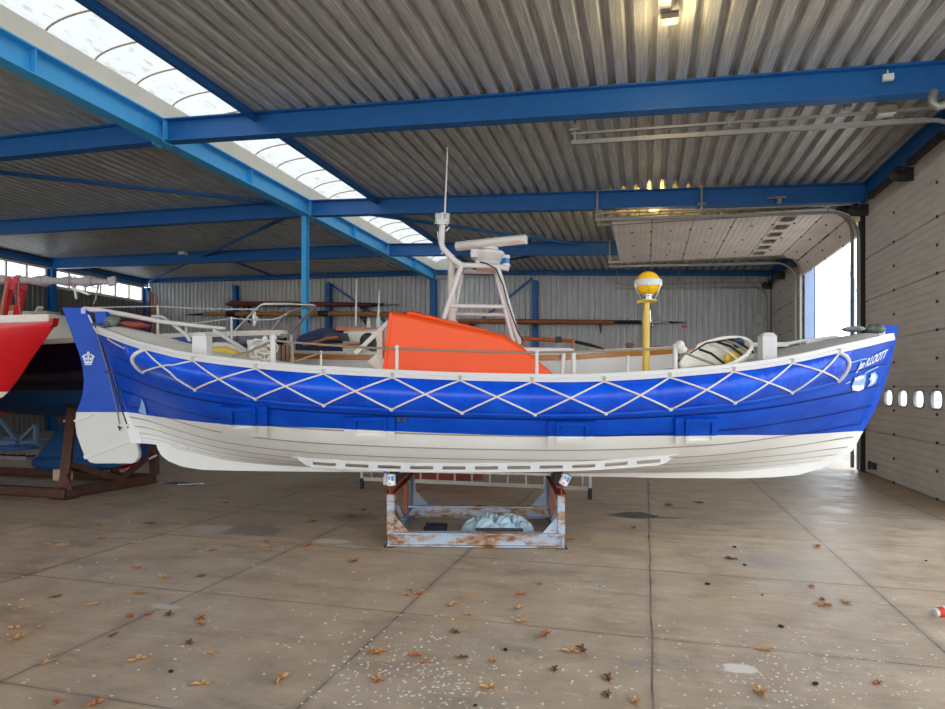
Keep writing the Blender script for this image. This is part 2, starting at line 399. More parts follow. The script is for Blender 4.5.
def rrect(w, h, r, n=5):
    pts = []
    for cx, cy, a0 in ((w/2-r, h/2-r, 0), (-w/2+r, h/2-r, 90), (-w/2+r, -h/2+r, 180), (w/2-r, -h/2+r, 270)):
        for k in range(n+1): a = R(a0+90*k/n); pts.append((cx+r*math.cos(a), cy+r*math.sin(a)))
    return pts
FRM = mat('window_frame_grey', lin(170, 165, 158), .5, 0, .05)
HDW = mat('door_hardware', lin(70, 66, 62), .5, .4, .1)
def door(num, y0, y1, mode, pan, wys):
    root = None; H = .825; L = y1-y0; segs = []
    if mode == 'closed':
        for k in range(6): segs.append(((XR, y0, .0+k*H), (0,0,1), (-1,0,0), H if k < 5 else 1.0))
    else:
        x = 3.95; z = 4.72; ang = [R(74), R(14)] ; 
        d = Vector((-math.cos(R(72)), 0, math.sin(R(72)))); O = Vector((XR-.08, y0, 4.61)); segs.append((O, d, Vector((-d.z, 0, d.x)), .42)); O = O+d*.42
        d = Vector((-math.cos(R(22)), 0, math.sin(R(22)))); segs.append((O, d, Vector((-d.z, 0, d.x)), .42)); O = O+d*.42
        d = Vector((-1, 0, .004)).normalized()
        for k in range(5): segs.append((O+d*(k*.845), d, Vector((-d.z, 0, d.x)), .84))
    for k, (O, U, N, h) in enumerate(segs):
        win = (k == 1) if mode == 'closed' else (k == 2)
        holes = (.50, .775, [(y-.2-y0, y+.2-y0) for y in wys]) if win else None
        m = section(O, U, N, L, h, holes)
        if root is None:
            root = struct(obj('door_%d' % num, m, pan))
        else: obj('door_panel', m, pan, root)
        U, N = Vector(U), Vector(N); O = Vector(O)
        if win:
            for y in wys:
                c = O+U*.637+Vector((0, y-y0, 0)); o1 = rrect(.43, .305, .115); o2 = rrect(.375, .25, .1); n = len(o1); fm = MB()
                P = lambda q, d: c+Vector((0, q[0], 0))+U*q[1]+N*d
                vs = [P(q, .012) for q in o1]+[P(q, .012) for q in o2]+[P(q, -.02) for q in o2]+[P(q, -.05) for q in o1]
                fs = []
                for i in range(n):
                    j = (i+1) % n
                    for r_ in range(4): fs.append((r_*n+i, r_*n+j, ((r_+1) % 4)*n+j, ((r_+1) % 4)*n+i))
                fm.add(vs, fs); fr = obj('window_frame', fm, FRM, root)
                obj('pane', MB().prism([P(q, -.008) for q in o2], N*-.006), GLASS, fr)
        hm = MB()                      # hinges and a vertical stile line of each section
        for fy in (.32, .68) if mode == 'closed' else (.2, .5, .8):
            for zz in (.0, h/2):
                hm.box(O+U*(zz+.01)+N*.008+Vector((0, L*fy, 0)), (.022, .035, .04), M=Matrix((N, (0,1,0), U)).transposed())
            pass
        obj('hinge', hm, HDW, root)
    return root
wy1 = [9.55+.655*k for k in range(7)]; wy1 = [y for y in [10.03, 10.7, 11.33, 11.96, 12.6, 13.25]]
d1 = door(1, 9.2, 13.82, 'closed', DOORM, wy1)
d2 = door(2, 14.0, 18.55, 'open', DOORL, [14.5+.7*k for k in range(6)])
d3 = door(3, 18.95, 23.3, 'closed', DOORM, [19.4+.68*k for k in range(6)])
# a lifting bracket low on the first door
p = onX(873, 466, XR-.03); obj('lock_bolt', MB().box(p, (.06, .22, .12)).box(p+Vector((-.03, .1, 0)), (.04, .05, .16)), DARK, d1, bevel=.01)
def tracks(door_o, ya, yb, zi, zo, X0=-1.05, curve=True):
    for y in (ya, yb):
        m = MB()
        m.beam((X0, y, zi), (3.45, y, zo+.02), .05, .06); m.beam((X0, y, zi+.13), (3.9, y, zo+.15), .04, .03)
        pts = [(3.45+.5*math.sin(a), y, zo-.48+.5*math.cos(a)) for a in [R(9*k) for k in range(11)]]
        m.tube(pts, .03, 6); m.beam(pts[-1], (3.95, y, .05), .05, .06)
        obj('track', m, GALV, door_o)
        h = MB()
        for x in (X0+.05, 1.1): h.box((x, y, (zi+ztop(x))/2), (.035, .035, ztop(x)-zi)); h.box((x, y, zi+.18), (.16, .1, .03))
        h.box((2.5, y, zi+.19), (.35, .06, .03)); h.box((2.55, y, zi+.14), (.08, .1, .12))
        obj('hanger', h, GALV, door_o)
    s = MB().tube([(3.86, ya-.05, zo+.02), (3.86, yb+.05, zo+.02)], .018, 8); obj('spring_shaft', s, DARK, door_o)
    for fa, fb in ((.15, .36), (.52, .76)):
        a, b = ya+(yb-ya)*fa, ya+(yb-ya)*fb; n = 22; pts = [(.052+(.012 if i % 2 else 0), (b-a)*i/n) for i in range(n+1)]
        obj('torsion_spring', MB().lathe((3.86, a, zo+.02), [(.07, -.03), (.07, 0)]+pts+[(.07, b-a), (.07, b-a+.03)], 12, (0,1,0)), BLACK, door_o)
    for y in (ya+.05, (ya+yb)/2, yb-.1):
        obj('cable_drum' if y != (ya+yb)/2 else 'bearing_plate', MB().lathe((3.86, y-.03, zo+.02), [(.03, -.03), (.11, -.02), (.08, 0), (.08, .05), (.11, .07), (.03, .08)], 16, (0,1,0)).box((3.98, y, zo+.0), (.22, .03, .22)), DARK, door_o)
tracks(d1, 9.3, 13.72, 5.22, 5.03); tracks(d2, 14.1, 18.46, 5.21, 5.16); tracks(d3, 19.05, 23.2, 5.2, 5.05)
# piers, lintel and bays nearer than the first door
m = MB()
for a, b in ((-.9, -.4), (4.0, 4.4), (8.85, 9.2), (13.82, 14.08), (18.6, 18.95), (23.3, 23.62)): m.box2((XR+.02, a, 0), (XR+.2, b, 5.1))
struct(obj('wall_right', m, mat('pier_sheet', lin(120, 116, 110), .6, 0, .1)))
lint = mat('lintel_board', lin(214, 196, 152), .65, 0, .12, 1.5)
m = MB().box2((XR+.06, YF+.6, 5.0), (XR+.3, YB+.1, 5.75)); struct(obj('wall_right.001', m, lint))
m = MB().box2((XR-.03, 18.54, .0), (XR+.2, 18.62, 5.0)); m.box2((XR+.05, 14.05, 0), (XR+.2, 14.1, 5.0)); struct(obj('trim_1', m, mat('door_reveal_paint', lin(150, 168, 206), .5, 0, .05)))
m = MB().beam((XR+.0, 13.92, 0), (XR+.0, 13.92, 5.0), .12, .06); m.beam((XR-.05, 13.98, 0), (XR-.05, 13.98, 4.9), .05, .05); struct(obj('trim_2', m, DARK))
# ================================================================= LIFEBOAT
PHI = R(2.4); R0, D0 = .075, 7.25
BOATLOC = CR*R0 + CF*D0; BROT = YAW-PHI
BX = CR*math.cos(PHI) - CF*math.sin(PHI); BY = CR*math.sin(PHI) + CF*math.cos(PHI)
def bl(px, py, w=0.0):                 # a point of the boat's own frame on the lengthwise plane y = w
    d = ray(px, py); o = CO-BOATLOC; s = (w-o.dot(BY))/d.dot(BY); p = o+d*s
    return Vector((p.dot(BX), w, p.z))
def bproj(p):
    q = BOATLOC + BX*p[0] + BY*p[1] + Vector((0,0,p[2])) - CO
    D = q.dot(CF); return CX+F*q.dot(CR)/D, HY-F*q.z/D
def interp(xs, ys, x):
    if x <= xs[0]: return ys[0]
    if x >= xs[-1]: return ys[-1]
    for i in range(len(xs)-1):
        if x <= xs[i+1]:
            h = xs[i+1]-xs[i]; t = (x-xs[i])/h
            sl = lambda k: (ys[min(k+1, len(xs)-1)]-ys[max(k-1, 0)])/(xs[min(k+1, len(xs)-1)]-xs[max(k-1, 0)])
            a, b = sl(i)*h, sl(i+1)*h; t2, t3 = t*t, t*t*t
            return (2*t3-3*t2+1)*ys[i]+(t3-2*t2+t)*a+(-2*t3+3*t2)*ys[i+1]+(t3-t2)*b
stem_px = [(895.6,325.4),(891.5,349),(883.6,379.6),(874,407),(859,434),(851,449.5),(836,460),(817,468.5)]
post_px = [(97,312),(99,326),(112,372),(124,412),(133,443)]
STEM = sorted([(bl(*p).z, bl(*p).x-.05) for p in stem_px]); POST = sorted([(bl(*p).z, bl(*p).x+.05) for p in post_px])
u_bow = lambda z: interp([a for a, b in STEM], [b for a, b in STEM], z)
u_stn = lambda z: interp([a for a, b in POST], [b for a, b in POST], z)
BMAX = 1.36
def Bt(t):
    a = abs(t)
    return .03 + BMAX*(1-a**2.7)**(.62 if t > 0 else .58)
gun_px = [(99,331.7),(110,336.5),(136,347),(158,353),(180,358.4),(230,365.5),(290,371.3),(340,374.3),(397,377.2),(450,379.5),(510,381),(560,381.6),(600,381),(650,378.5),(700,374.7),(760,368.6),(800,361.8),(843,352),(870,345.5),(890.5,340)]
US, UB = u_stn(2.06), u_bow(2.1)
def t_of(u): return u/UB if u > 0 else -u/US
gs = []
for p in gun_px:
    w = -.5
    for _ in range(30):
        q = bl(p[0], p[1], w); w = -(Bt(max(-1, min(1, t_of(q.x))))+.05)*.6 + w*.4
    gs.append((max(-1, min(1, t_of(q.x))), q.z))
gs.sort()
gs = [gs[0]]+[g for a, g in zip(gs, gs[1:]) if g[0]-a[0] > .004]
GT, GZ = [g[0] for g in gs], [g[1] for g in gs]
if GT[0] > -1: GT.insert(0, -1); GZ.insert(0, GZ[0]+.02)
if GT[-1] < 1: GT.append(1); GZ.append(GZ[-1]+.02)
z_s = lambda t: interp(GT, GZ, t)
z_k = lambda t: interp([-1,-.93,-.85,-.72,-.5,-.25,0,.4,.8,1], [1.0,.97,.89,.80,.745,.725,.715,.705,.71,.77], t)
nn = lambda t: interp([-1,-.8,-.5,-.2,.2,.5,.75,1], [1.15,1.5,2.3,2.9,3.0,2.6,1.7,1.1], t)
mm = lambda t: interp([-1,-.8,-.5,-.2,.2,.5,.75,1], [.72,.95,1.5,2.0,2.0,1.7,1.15,.9], t)
def hb(t, s):
    s = max(0, min(1, s)); return .03+(Bt(t)-.03)*(1-(1-s)**nn(t))**(1/mm(t))
def HP(t, s, off=0.0, side=-1):
    zk, zs = z_k(t), z_s(t); z = zk+(zs-zk)*s; b = hb(t, s)
    if off:
        e = .02; s0, s1 = max(0, s-e), min(1, s+e); db = hb(t, s1)-hb(t, s0); dz = (zs-zk)*(s1-s0); L = math.hypot(db, dz) or 1
        b += off*dz/L; z -= off*db/L
    u = t*u_bow(z) if t > 0 else -t*u_stn(z)
    return Vector((u, side*b, z))
SK = []                                    # strake edges, even along the girth amidships
g = [0]; pp = None
for i in range(201):
    p = (hb(0, i/200), z_k(0)+(z_s(0)-z_k(0))*i/200)
    if pp: g.append(g[-1]+math.hypot(p[0]-pp[0], p[1]-pp[1]))
    pp = p
NSK = 11
for k in range(NSK+1):
    tgt = g[-1]*k/NSK; i = next((i for i in range(201) if g[i] >= tgt-1e-9), 200); SK.append(i/200)
HGRID = []
def hull_at(px, py, off=0.0):
    """the point (t, s) of the near side of the hull that is seen at this place"""
    if not HGRID:
        for i in range(-48, 49):
            for j in range(0, 25): t, s = i/48.5, j/24; HGRID.append((bproj(HP(t, s)), t, s))
    _, t, s = min(HGRID, key=lambda g: (g[0][0]-px)**2+(g[0][1]-py)**2)
    for _ in range(12):
        q = bproj(HP(t, s, off)); a = bproj(HP(t+.001, s, off)); b = bproj(HP(t, s+.001 if s < .99 else s-.001, off)); e = .001 if s < .99 else -.001
        J = ((a[0]-q[0])/.001, (b[0]-q[0])/e, (a[1]-q[1])/.001, (b[1]-q[1])/e); dx, dy = px-q[0], py-q[1]; D = J[0]*J[3]-J[1]*J[2]
        if abs(D) < 1e-9: break
        t += max(-.03, min(.03, (dx*J[3]-J[1]*dy)/D)); s += max(-.08, min(.08, (J[0]*dy-dx*J[2])/D)); t = max(-.999, min(.999, t)); s = max(0, min(1, s))
    return t, s
BOAT = thing('lifeboat', 'long blue and white wooden lifeboat with orange wheelhouse standing on the steel cradle', 'lifeboat', BOATLOC, BROT)
# paint line between blue topsides and white bottom: height as a function of length
wl_px = [(135,413),(146,415),(180,419.5),(222,423.8),(280,426.5),(346,428.8),(430,432.7),(550,435.9),(640,436),(730,435),(800,434.6),(859,434.2)]
wl = []
for p in wl_px:
    t, s = hull_at(*p); q = HP(t, s); wl.append((q.x, q.z))
def hull_mat(name='two_tone_hull_paint', seam=False):
    t = NT(name); v = t.coords(); sp = t.new('ShaderNodeSeparateXYZ'); t.link(v, sp.inputs[0])
    x = t.math('DIVIDE', t.math('ADD', sp.outputs[0], 5.0), 10.0); cv = t.new('ShaderNodeFloatCurve'); c = cv.mapping.curves[0]
    pts = [((u+5)/10, z/2) for u, z in wl]; pts = [(0, pts[0][1])]+pts+[(1, pts[-1][1])]
    c.points[0].location = pts[0]; c.points[1].location = pts[-1]
    for p in pts[1:-1]: c.points.new(*p)
    cv.mapping.update(); t.link(x, cv.inputs['Value'])
    lvl = t.math('MULTIPLY', cv.outputs[0], 2.0); fac = t.math('GREATER_THAN', sp.outputs[2], lvl)
    n = t.noise(5, 5, .6, stretch=(.5, 1, 1.6)); n2 = t.noise(1.4, 4, .6)
    blue = t.mix(t.ramp(n, [(.3, 0.), (.75, 1.)]), lin(0, 62, 172), lin(2, 84, 202))
    wht = t.mix(t.ramp(n2, [(.3, 0.), (.75, 1.)]), lin(226, 224, 217), lin(238, 237, 232))
    wht = t.mix(t.ramp(t.noise(9, 6, .7), [(.62, 0.), (.75, .25)]), wht, lin(186, 180, 168))
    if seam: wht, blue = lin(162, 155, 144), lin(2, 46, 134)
    t.set(Base_Color=t.mix(fac, wht, blue), Roughness=t.mix(fac, (.5,.5,.5,1), (.34,.34,.34,1))); t.bsdf.inputs['Specular IOR Level'].default_value = .22; return t.m
HULLM = hull_mat(); SEAMM = hull_mat('seam_shade_paint', True)  # darker seam lines paint in the shade under the plank laps
def ts(n=112): return [max(-1, min(1, math.sin(math.pi/2*(-1+2*i/n))*.35+(-1+2*i/n)*.65)) for i in range(n+1)]
def hull_half(side):
    rows = []
    for t in ts():
        row = []
        for k in range(NSK):
            a, b = SK[k], SK[k+1]
            lap = .014*(1-abs(t)**12)
            for f, o_ in ((0, 1.), (.075, .95), (.35, .62), (.7, .3), (.92, .05), (.93, -.8), (1.0, -.8)) if k < NSK-1 else ((0, 1.), (.06, .95), (.35, .62), (.7, .3), (.885, .05), (.9, 0), (1., 0)):
                row.append(HP(t, a+(b-a)*f, lap*o_ if (k or o_ < .1) else 0, side))
        rows.append(row)
    return rows
m = MB(); m.grid(hull_half(-1)); m.grid(hull_half(1), True)
hull = obj('hull', m, HULLM, BOAT, smooth=24, recalc=False)
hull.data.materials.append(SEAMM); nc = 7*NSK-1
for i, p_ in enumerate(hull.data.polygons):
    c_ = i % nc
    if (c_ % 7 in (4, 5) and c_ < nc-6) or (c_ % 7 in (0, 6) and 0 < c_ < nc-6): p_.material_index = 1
# keel, stem and stern post: one backbone, a plate on the centre line
kb = [bl(*p) for p in [(158.5,443.6),(160,449),(164,455.5),(171,460.8),(184,466),(203,469.2),(240,470.2),(289,470.8),(423,472.0),(538,474.8),(665,477.3),(740,477.6),(772,476.6),(796,474.4),(817,468.5),(836,460),(851,449.5),(859,434),(874,407),(883.6,379.6),(891.5,349),(895.6,325.4)]]
inner = []
for i, p in enumerate(kb):
    a = kb[max(0, i-1)]; b = kb[min(len(kb)-1, i+1)]; t = (b-a).normalized(); nrm = Vector((-t.z, 0, t.x)); inner.append(p+nrm*(.16 if i > 6 else .3))
inner[0] = bl(175,440); inner[1] = bl(180,443); inner[2] = bl(186,446); inner[3] = bl(194,450); inner[4] = bl(205,454); inner[5] = bl(222,459); inner[6] = bl(250,462); inner[7] = bl(289,463)
inner[-1] = bl(877, 326); inner[-2] = bl(874, 349)
m = MB(); th = .05
m.grid([[Vector((p.x, y, p.z)) for p, y in ((o, -th), (o, th), (i, th), (i, -th), (o, -th))] for o, i in zip(kb, inner)])
m.f.append((0, 1, 2, 3)); n = len(m.v); m.f.append((n-5, n-4, n-3, n-2))
obj('keel', m, HULLM, BOAT)
sp_ = [bl(*p) for p in post_px]; m = MB()
m.prism([p+Vector((-.0, -.05, 0)) for p in sp_]+[p+Vector((.16, -.05, .0)) for p in reversed(sp_)], (0, .1, 0)); m.f[0] = m.f[0]
m2 = MB().grid([[p+Vector(d) for d in ((0,-.05,0), (.14,-.05,0), (.14,.05,0), (0,.05,0), (0,-.05,0))] for p in sp_]); m2.f += [(0,1,2,3), tuple(range(len(m2.v)-5, len(m2.v)-1))]
obj('stern_post', m2, HULLM, BOAT)
# belting: the fat blue fender under the gunwale --------------------------
TH = .305
def hb_z(t, z):
    zk, zs = z_k(t), z_s(t); return hb(t, (z-zk)/(zs-zk))
tL, tR = hull_at(137, 372)[0], hull_at(847, 366)[0]
def TP(t, q, off=0.0):
    fade = min(1, (t-tL)/.03, (tR-t)/.03); fade = max(0, fade)**.5
    h = TH*(.9 if t < -.7 else 1); z = z_s(t)-h*q; b = hb_z(t, z)+(.115*max(0, math.sin(math.pi*min(1, max(0, q*.98+.01))))**.6+.02)*fade+off
    u = t*u_bow(z) if t > 0 else -t*u_stn(z); return Vector((u, -b, z))
def vinyl():
    t = NT('blue_vinyl_fender'); n = t.noise(3, 4, .6); c = t.mix(t.ramp(n, [(.3, 0.), (.7, 1.)]), lin(0, 64, 200), lin(3, 96, 234))
    t.set(Base_Color=c, Roughness=.26); t.bsdf.inputs['Specular IOR Level'].default_value = .4; wr = t.noise(5, 3, .5, stretch=(3.2, .6, .5)); t.bump(wr, .35, .03); return t.m
VINYL = vinyl()
def belting(side):
    rows = []; n = 110
    for i in range(n+1):
        t = tL+(tR-tL)*i/n
        row = [TP(t, k/12) for k in range(13)]; row = [Vector((p.x, p.y*(-side), p.z)) for p in row]
        rows.append(row)
    return MB().grid(rows)
bt = obj('belting', belting(-1), VINYL, BOAT, smooth=60); bt2 = obj('belting', belting(1), VINYL, BOAT, smooth=60)
def along(fn, a, b, n): return [fn(a+(b-a)*i/n) for i in range(n+1)]
for sd in (-1, 1):
    m = MB(); rows = []
    for t in [tL+.004+(tR-tL-.008)*i/90 for i in range(91)]:
        z = z_s(t)-TH*(.9 if t < -.7 else 1)-.012; zs = z_s(t); b = hb_z(t, z); u = t*u_bow(z) if t > 0 else -t*u_stn(z)
        rows.append([Vector((u, sd*(b+dy), z+dz)) for dy, dz in ((-.01, .03), (.045, .025), (.05, 0), (.035, -.022), (-.01, -.03))])
    obj('rubbing_strake', m.grid(rows), HULLM, BOAT, smooth=30)
# gunwale, a white two-step rail all round ---------------------------------
for sd in (-1, 1):
    rows = []
    for t in [.958*q if q > 0 else q for q in ts(90)]:
        z = z_s(t); b = Bt(t); u = (t*u_bow(z) if t > 0 else -t*u_stn(z))
        k = .6 if abs(t) > .97 else 1
        rows.append([Vector((u, sd*max(.0, b+dy*k), z+dz)) for dy, dz in ((-.08, -.005), (.06, -.005), (.062, .03), (.05, .034), (.05, .06), (.045, .07), (-.08, .07), (-.08, -.005))])
    obj('gunwale', MB().grid(rows), WHITE, BOAT, smooth=30)
# decks ------------------------------------------------------------------------
cam_f = lambda t: .02+.09*max(0, min(1, (abs(t)-.42)/.3))
def deck(a, b, n=26):
    rows = []
    for i in range(n+1):
        t = a+(b-a)*i/n; z = z_s(t)+(.05 if abs(t) < .5 else .05-.04*min(1, (abs(t)-.5)/.2)); B = max(.01, Bt(t)-.06); u = (t*u_bow(z) if t > 0 else -t*u_stn(z)); c = cam_f(t)*min(1, B/.5+.2)
        rows.append([Vector((u, B*v, z+c*(1-abs(v)**2.2))) for v in [-1+2*k/16 for k in range(17)]])
    return MB().grid(rows)
obj('foredeck', deck(.44, .992), GREYDECK, BOAT, smooth=40, label='grey crowned foredeck')
obj('afterdeck', deck(-.985, -.5), CREAMDECK, BOAT, smooth=40, label='cream crowned afterdeck')
obj('side_deck', deck(-.5, .44), CREAMDECK, BOAT, smooth=40)
# end of each deck house: a low bulkhead
def px_prism(pts, w, depth): return MB().prism([bl(x, y, w) for x, y in pts], (0, depth, 0))
# freeing ports ------------------------------------------------------------------
def port(x0, y0, x1, y1, ix0, iy0, ix1, iy1):
    def plate(ax, ay, bx, by, off, th, nx=8, ny=6):
        g1, g0 = [], []
        for i in range(nx+1):
            r1, r0 = [], []
            for j in range(ny+1):
                t, s = hull_at(ax+(bx-ax)*i/nx, ay+(by-ay)*j/ny); r1.append(HP(t, s, off)); r0.append(HP(t, s, off-th))
            g1.append(r1); g0.append(r0)
        m = MB().grid(g1); m.grid(g0, True)
        for e1, e0 in ((g1[0], g0[0]), (g1[-1], g0[-1]), ([r[0] for r in g1], [r[0] for r in g0]), ([r[-1] for r in g1], [r[-1] for r in g0])): m.grid([e1, e0])
        return m
    p = obj('freeing_port', plate(x0, y0, x1, y1, .042, .06), HULLM, BOAT, smooth=30)
    # raised frame of four bars round the flap
    fr = MB()
    for a in ((ix0-3, iy0-3, ix1+3, iy0), (ix0-3, iy1, ix1+3, iy1+3), (ix0-3, iy0, ix0, iy1), (ix1, iy0, ix1+3, iy1)):
        q = plate(*a, .064, .03, 4, 2); fr.add(q.v, q.f)
    obj('port_frame', fr, HULLM, p); 
    h = plate(ix0+2, iy0+.3, ix1-2, iy0+1.5, .066, .02, 3, 1); obj('port_hinge', h, HULLM, p)
port(222, 405, 268, 434, 234, 408, 254, 424); port(345, 416, 395, 439, 357, 418.5, 384, 432); port(548, 420, 595, 443, 559, 423.5, 585, 436); port(675, 416.5, 717, 440.5, 688, 419.5, 711, 436)
# bilge grab rail with slots
top_px = [(298,456.5),(304,458),(340,460.2),(393,462.4),(450,463.2),(520,462.8),(590,461),(640,457.4),(673,455)]; 
bot_px = [(304,461),(312,463.4),(343,467),(393,469.6),(450,470.6),(520,470.2),(590,467.4),(640,463.2),(668,458.4)]
yt = lambda x: interp([p[0] for p in top_px], [p[1] for p in top_px], x); yb_ = lambda x: interp([p[0] for p in bot_px], [p[1] for p in bot_px], x)
def hp_px(x, y, off): t, s = hull_at(x, y); return HP(t, s, off)
ctop = []
for x in [299+(672-299)*i/50 for i in range(51)]:
    t, q = hull_at(x, yt(x)); p = HP(t, q, .0); ctop.append((x, p))
def rail_pt(x): return Vector((interp([a for a, b in ctop], [b.x for a, b in ctop], x), interp([a for a, b in ctop], [b.y for a, b in ctop], x), interp([a for a, b in ctop], [b.z for a, b in ctop], x)))
def rail_h(x): return .092*min(1, .25+(x-299)/14, .25+(672-x)/14)
def fin(m, xs, fa, fb):
    rows = []
    for x in xs:
        p, h = rail_pt(x), rail_h(x); y0, y1 = p.y-.045, p.y-.01
        rows.append([Vector((p.x, y0, p.z+.006-h*fa)), Vector((p.x, y0, p.z+.006-h*fb)), Vector((p.x, y1, p.z+.006-h*fb)), Vector((p.x, y1, p.z+.006-h*fa)), Vector((p.x, y0, p.z+.006-h*fa))])
    m.grid(rows); o = len(m.v); m.f += [(o-5, o-4, o-3, o-2), (o-len(rows)*5, o-len(rows)*5+1, o-len(rows)*5+2, o-len(rows)*5+3)]
m = MB(); xs = [299+(672-299)*i/50 for i in range(51)]; fin(m, xs, 0, .34); fin(m, xs, .70, 1)
x = 299; fin(m, [299, 306, 314], .3, .75); x = 337
while x < 665: fin(m, [x, x+4.6, x+9.2], .3, .75); x += 32.2
for x in range(305, 670, 20):                     # inner flange that ties the rail to the planking
    p = rail_pt(x); m.box((p.x, p.y, p.z+.01), (.25, .05, .012))
obj('grab_rail', m, WHITE, BOAT, label='white slotted grab rail along the bilge')
# lifelines --------------------------------------------------------------------------
upx = [(145,350),(193,357.8),(256,366),(323.6,371),(392.5,375.6),(460,378.3),(532,380.4),(604,379.4),(669.5,375.6),(733.5,370),(792,363),(839,354)]
lox = [143,195,255.4,323.8,391.5,462,535,606,670.7,735,792,838]
def solve_t(x, q):
    a, b = -.995, .995
    for _ in range(40):
        m_ = (a+b)/2
        if bproj(TP(m_, q, .012))[0] < x: a = m_
        else: b = m_
    return (a+b)/2
tt = [solve_t(x, .02) for x, y in upx]; tb_ = [solve_t(x, 1.0) for x in lox]
def rope(tops):
    pts = []
    for i in range(len(tt)-1):
        up0 = ((i % 2 == 0) == tops)
        for k in range(14):
            f = k/14; e0, e1 = (tt[i], tb_[i+1]) if up0 else (tb_[i], tt[i+1]); t = e0+(e1-e0)*f; q = (f if up0 else 1-f)**1.05
            pts.append(TP(t, .02+q*.98, .012))
    up0 = (((len(tt)-1) % 2 == 0) == tops); t = tt[-1] if up0 else tb_[-1]; pts.append(TP(t, 0.02 if up0 else 1.0, .012)); return pts
rp_ = obj('lifeline', MB().tube(rope(True), .0088, 6), ROPE, BOAT, smooth=60); obj('lifeline', MB().tube(rope(False), .0088, 6), ROPE, BOAT, smooth=60)
for e, sg in ((0, -1), (-1, 1)):
    pts = [TP(tt[e]+(tb_[e]-tt[e])*k/10+sg*.016*math.sin(math.pi*k/10), k/10, .018) for k in range(11)]
    obj('lifeline', MB().tube(pts, .02, 8), ROPE, BOAT, smooth=60, label='thick white rope closing the end of the belting')
for t, t2 in zip(tt, tb_):
    obj('lifeline_eye', MB().box(TP(t, -.05, .03), (.03, .03, .05)), GALV, BOAT); obj('lifeline_knot', MB().sphere(TP(t2, 1.0, .012), .02, 8, 6), ROPE, BOAT)
a = [HP(*(hull_at(x, y)), .012) for x, y in [(108,338.5),(114,342.5),(122,346.8),(130,350),(136,352)]]
obj('lifeline', MB().tube(a, .009, 6), ROPE, BOAT, smooth=60)
# marks on the bow and the stern: decals with a little thickness -------------------------------
def decal(name, polys, m, off=.019, parent=None, label=None):
    mb = MB()
    for poly in polys:
        vs = []
        for x, y in poly:
            t, s = hull_at(x, y); vs.append((HP(t, s, off), HP(t, s, off-.006)))
        n = len(vs); o = len(mb.v); mb.v += [tuple(a) for a, b in vs]+[tuple(b) for a, b in vs]
        mb.f += [tuple(o+i for i in range(n))]+[(o+i, o+i+n, o+(i+1) % n+n, o+(i+1) % n) for i in range(n)]
    return obj(name, mb, m, parent or BOAT, label=label)
LBLUE = mat('worn_pale_blue', lin(150, 184, 226), .5, 0, .2, 30)
WMARK = mat('white_lettering_paint', lin(232, 236, 240), .45, 0, .05, 20)
def c7(pts, ox, oy, s): return [(ox+x/s, oy+y/s) for x, y in pts]
S = 11.817; ox, oy = 845, 335
decal('worn_patch', [c7([(70,600),(95,540),(105,505),(170,470),(240,455),(235,520),(225,560),(215,630),(150,655),(85,645)], ox, oy, S), c7([(255,605),(285,560),(290,530),(265,515),(295,490),(290,455),(320,440),(345,430),(365,460),(380,490),(350,560),(310,590)], ox, oy, S)], LBLUE, label='pale worn patches below the name on the bow')
decal('worn_patch', [c7([(70,600),(90,585),(160,590),(215,580),(210,630),(150,655),(85,645)], ox, oy, S), c7([(300,470),(330,445),(350,470),(345,520),(320,560),(300,575),(310,530),(290,500)], ox, oy, S), c7([(105,500),(170,480),(215,475),(210,500),(150,530),(110,530)], ox, oy, S)], WMARK, .022)
for p in ([(20,330),(150,290),(250,265),(250,280),(150,303),(20,342)], [(225,440),(300,400),(385,362),(385,376),(300,415),(230,452)], [(0,560),(60,535),(60,548),(0,575)]): decal('scratch', [c7(p, ox, oy, S)], LBLUE)
S2 = 7.875
decal('worn_patch', [[(139,411),(141,405),(142,398),(144.5,402),(146,408),(147,414),(143,413)]], LBLUE, label='pale worn streak at the stern')
decal('worn_patch', [[(176,445.5),(184,445),(188,447.5),(182,449.5),(177,448.5)], [(190,447),(195,447),(195,448.6),(190,449)]], WMARK, .02)
for x, y in ((399,419.5),(405,419.5)):
    obj('drain_hole', MB().lathe(hp_px(x, y, .015), [(.0,0),(.022,0),(.022,.012),(.012,.012)], 12, (0,-1,.1)), DARK, BOAT)
# name lettering, in the built-in typeface, following the plank
def lettering():
    cu = bpy.data.curves.new('lettering', 'FONT'); cu.body = 'Jan R.LOOTT'; cu.shear = .35; cu.size = 1; cu.offset = .028
    o = bpy.data.objects.new('lettering_temporary', cu); COL.objects.link(o); bpy.context.view_layer.update()
    me = o.to_mesh(); V = [v.co.copy() for v in me.vertices]; Fc = [tuple(p.vertices) for p in me.polygons]; o.to_mesh_clear()
    bpy.data.objects.remove(o); bpy.data.curves.remove(cu)
    w = max(v.x for v in V); h = .72
    a, b = Vector((856.6, 369.3)), Vector((884.6, 357)); upv = Vector((2.6, -8.6)); mb = MB(); vs = []
    cache = {}
    for v in V:
        q = a+(b-a)*(v.x/w)+upv*(v.y/h*(.9 if v.x/w < .35 else 1)); vs.append(HP(*hull_at(q.x, q.y), .024))
    mb.add(vs, Fc); return obj('name_lettering', mb, WMARK, BOAT, recalc=False, label='white slanting name letters on the bow')
lettering()
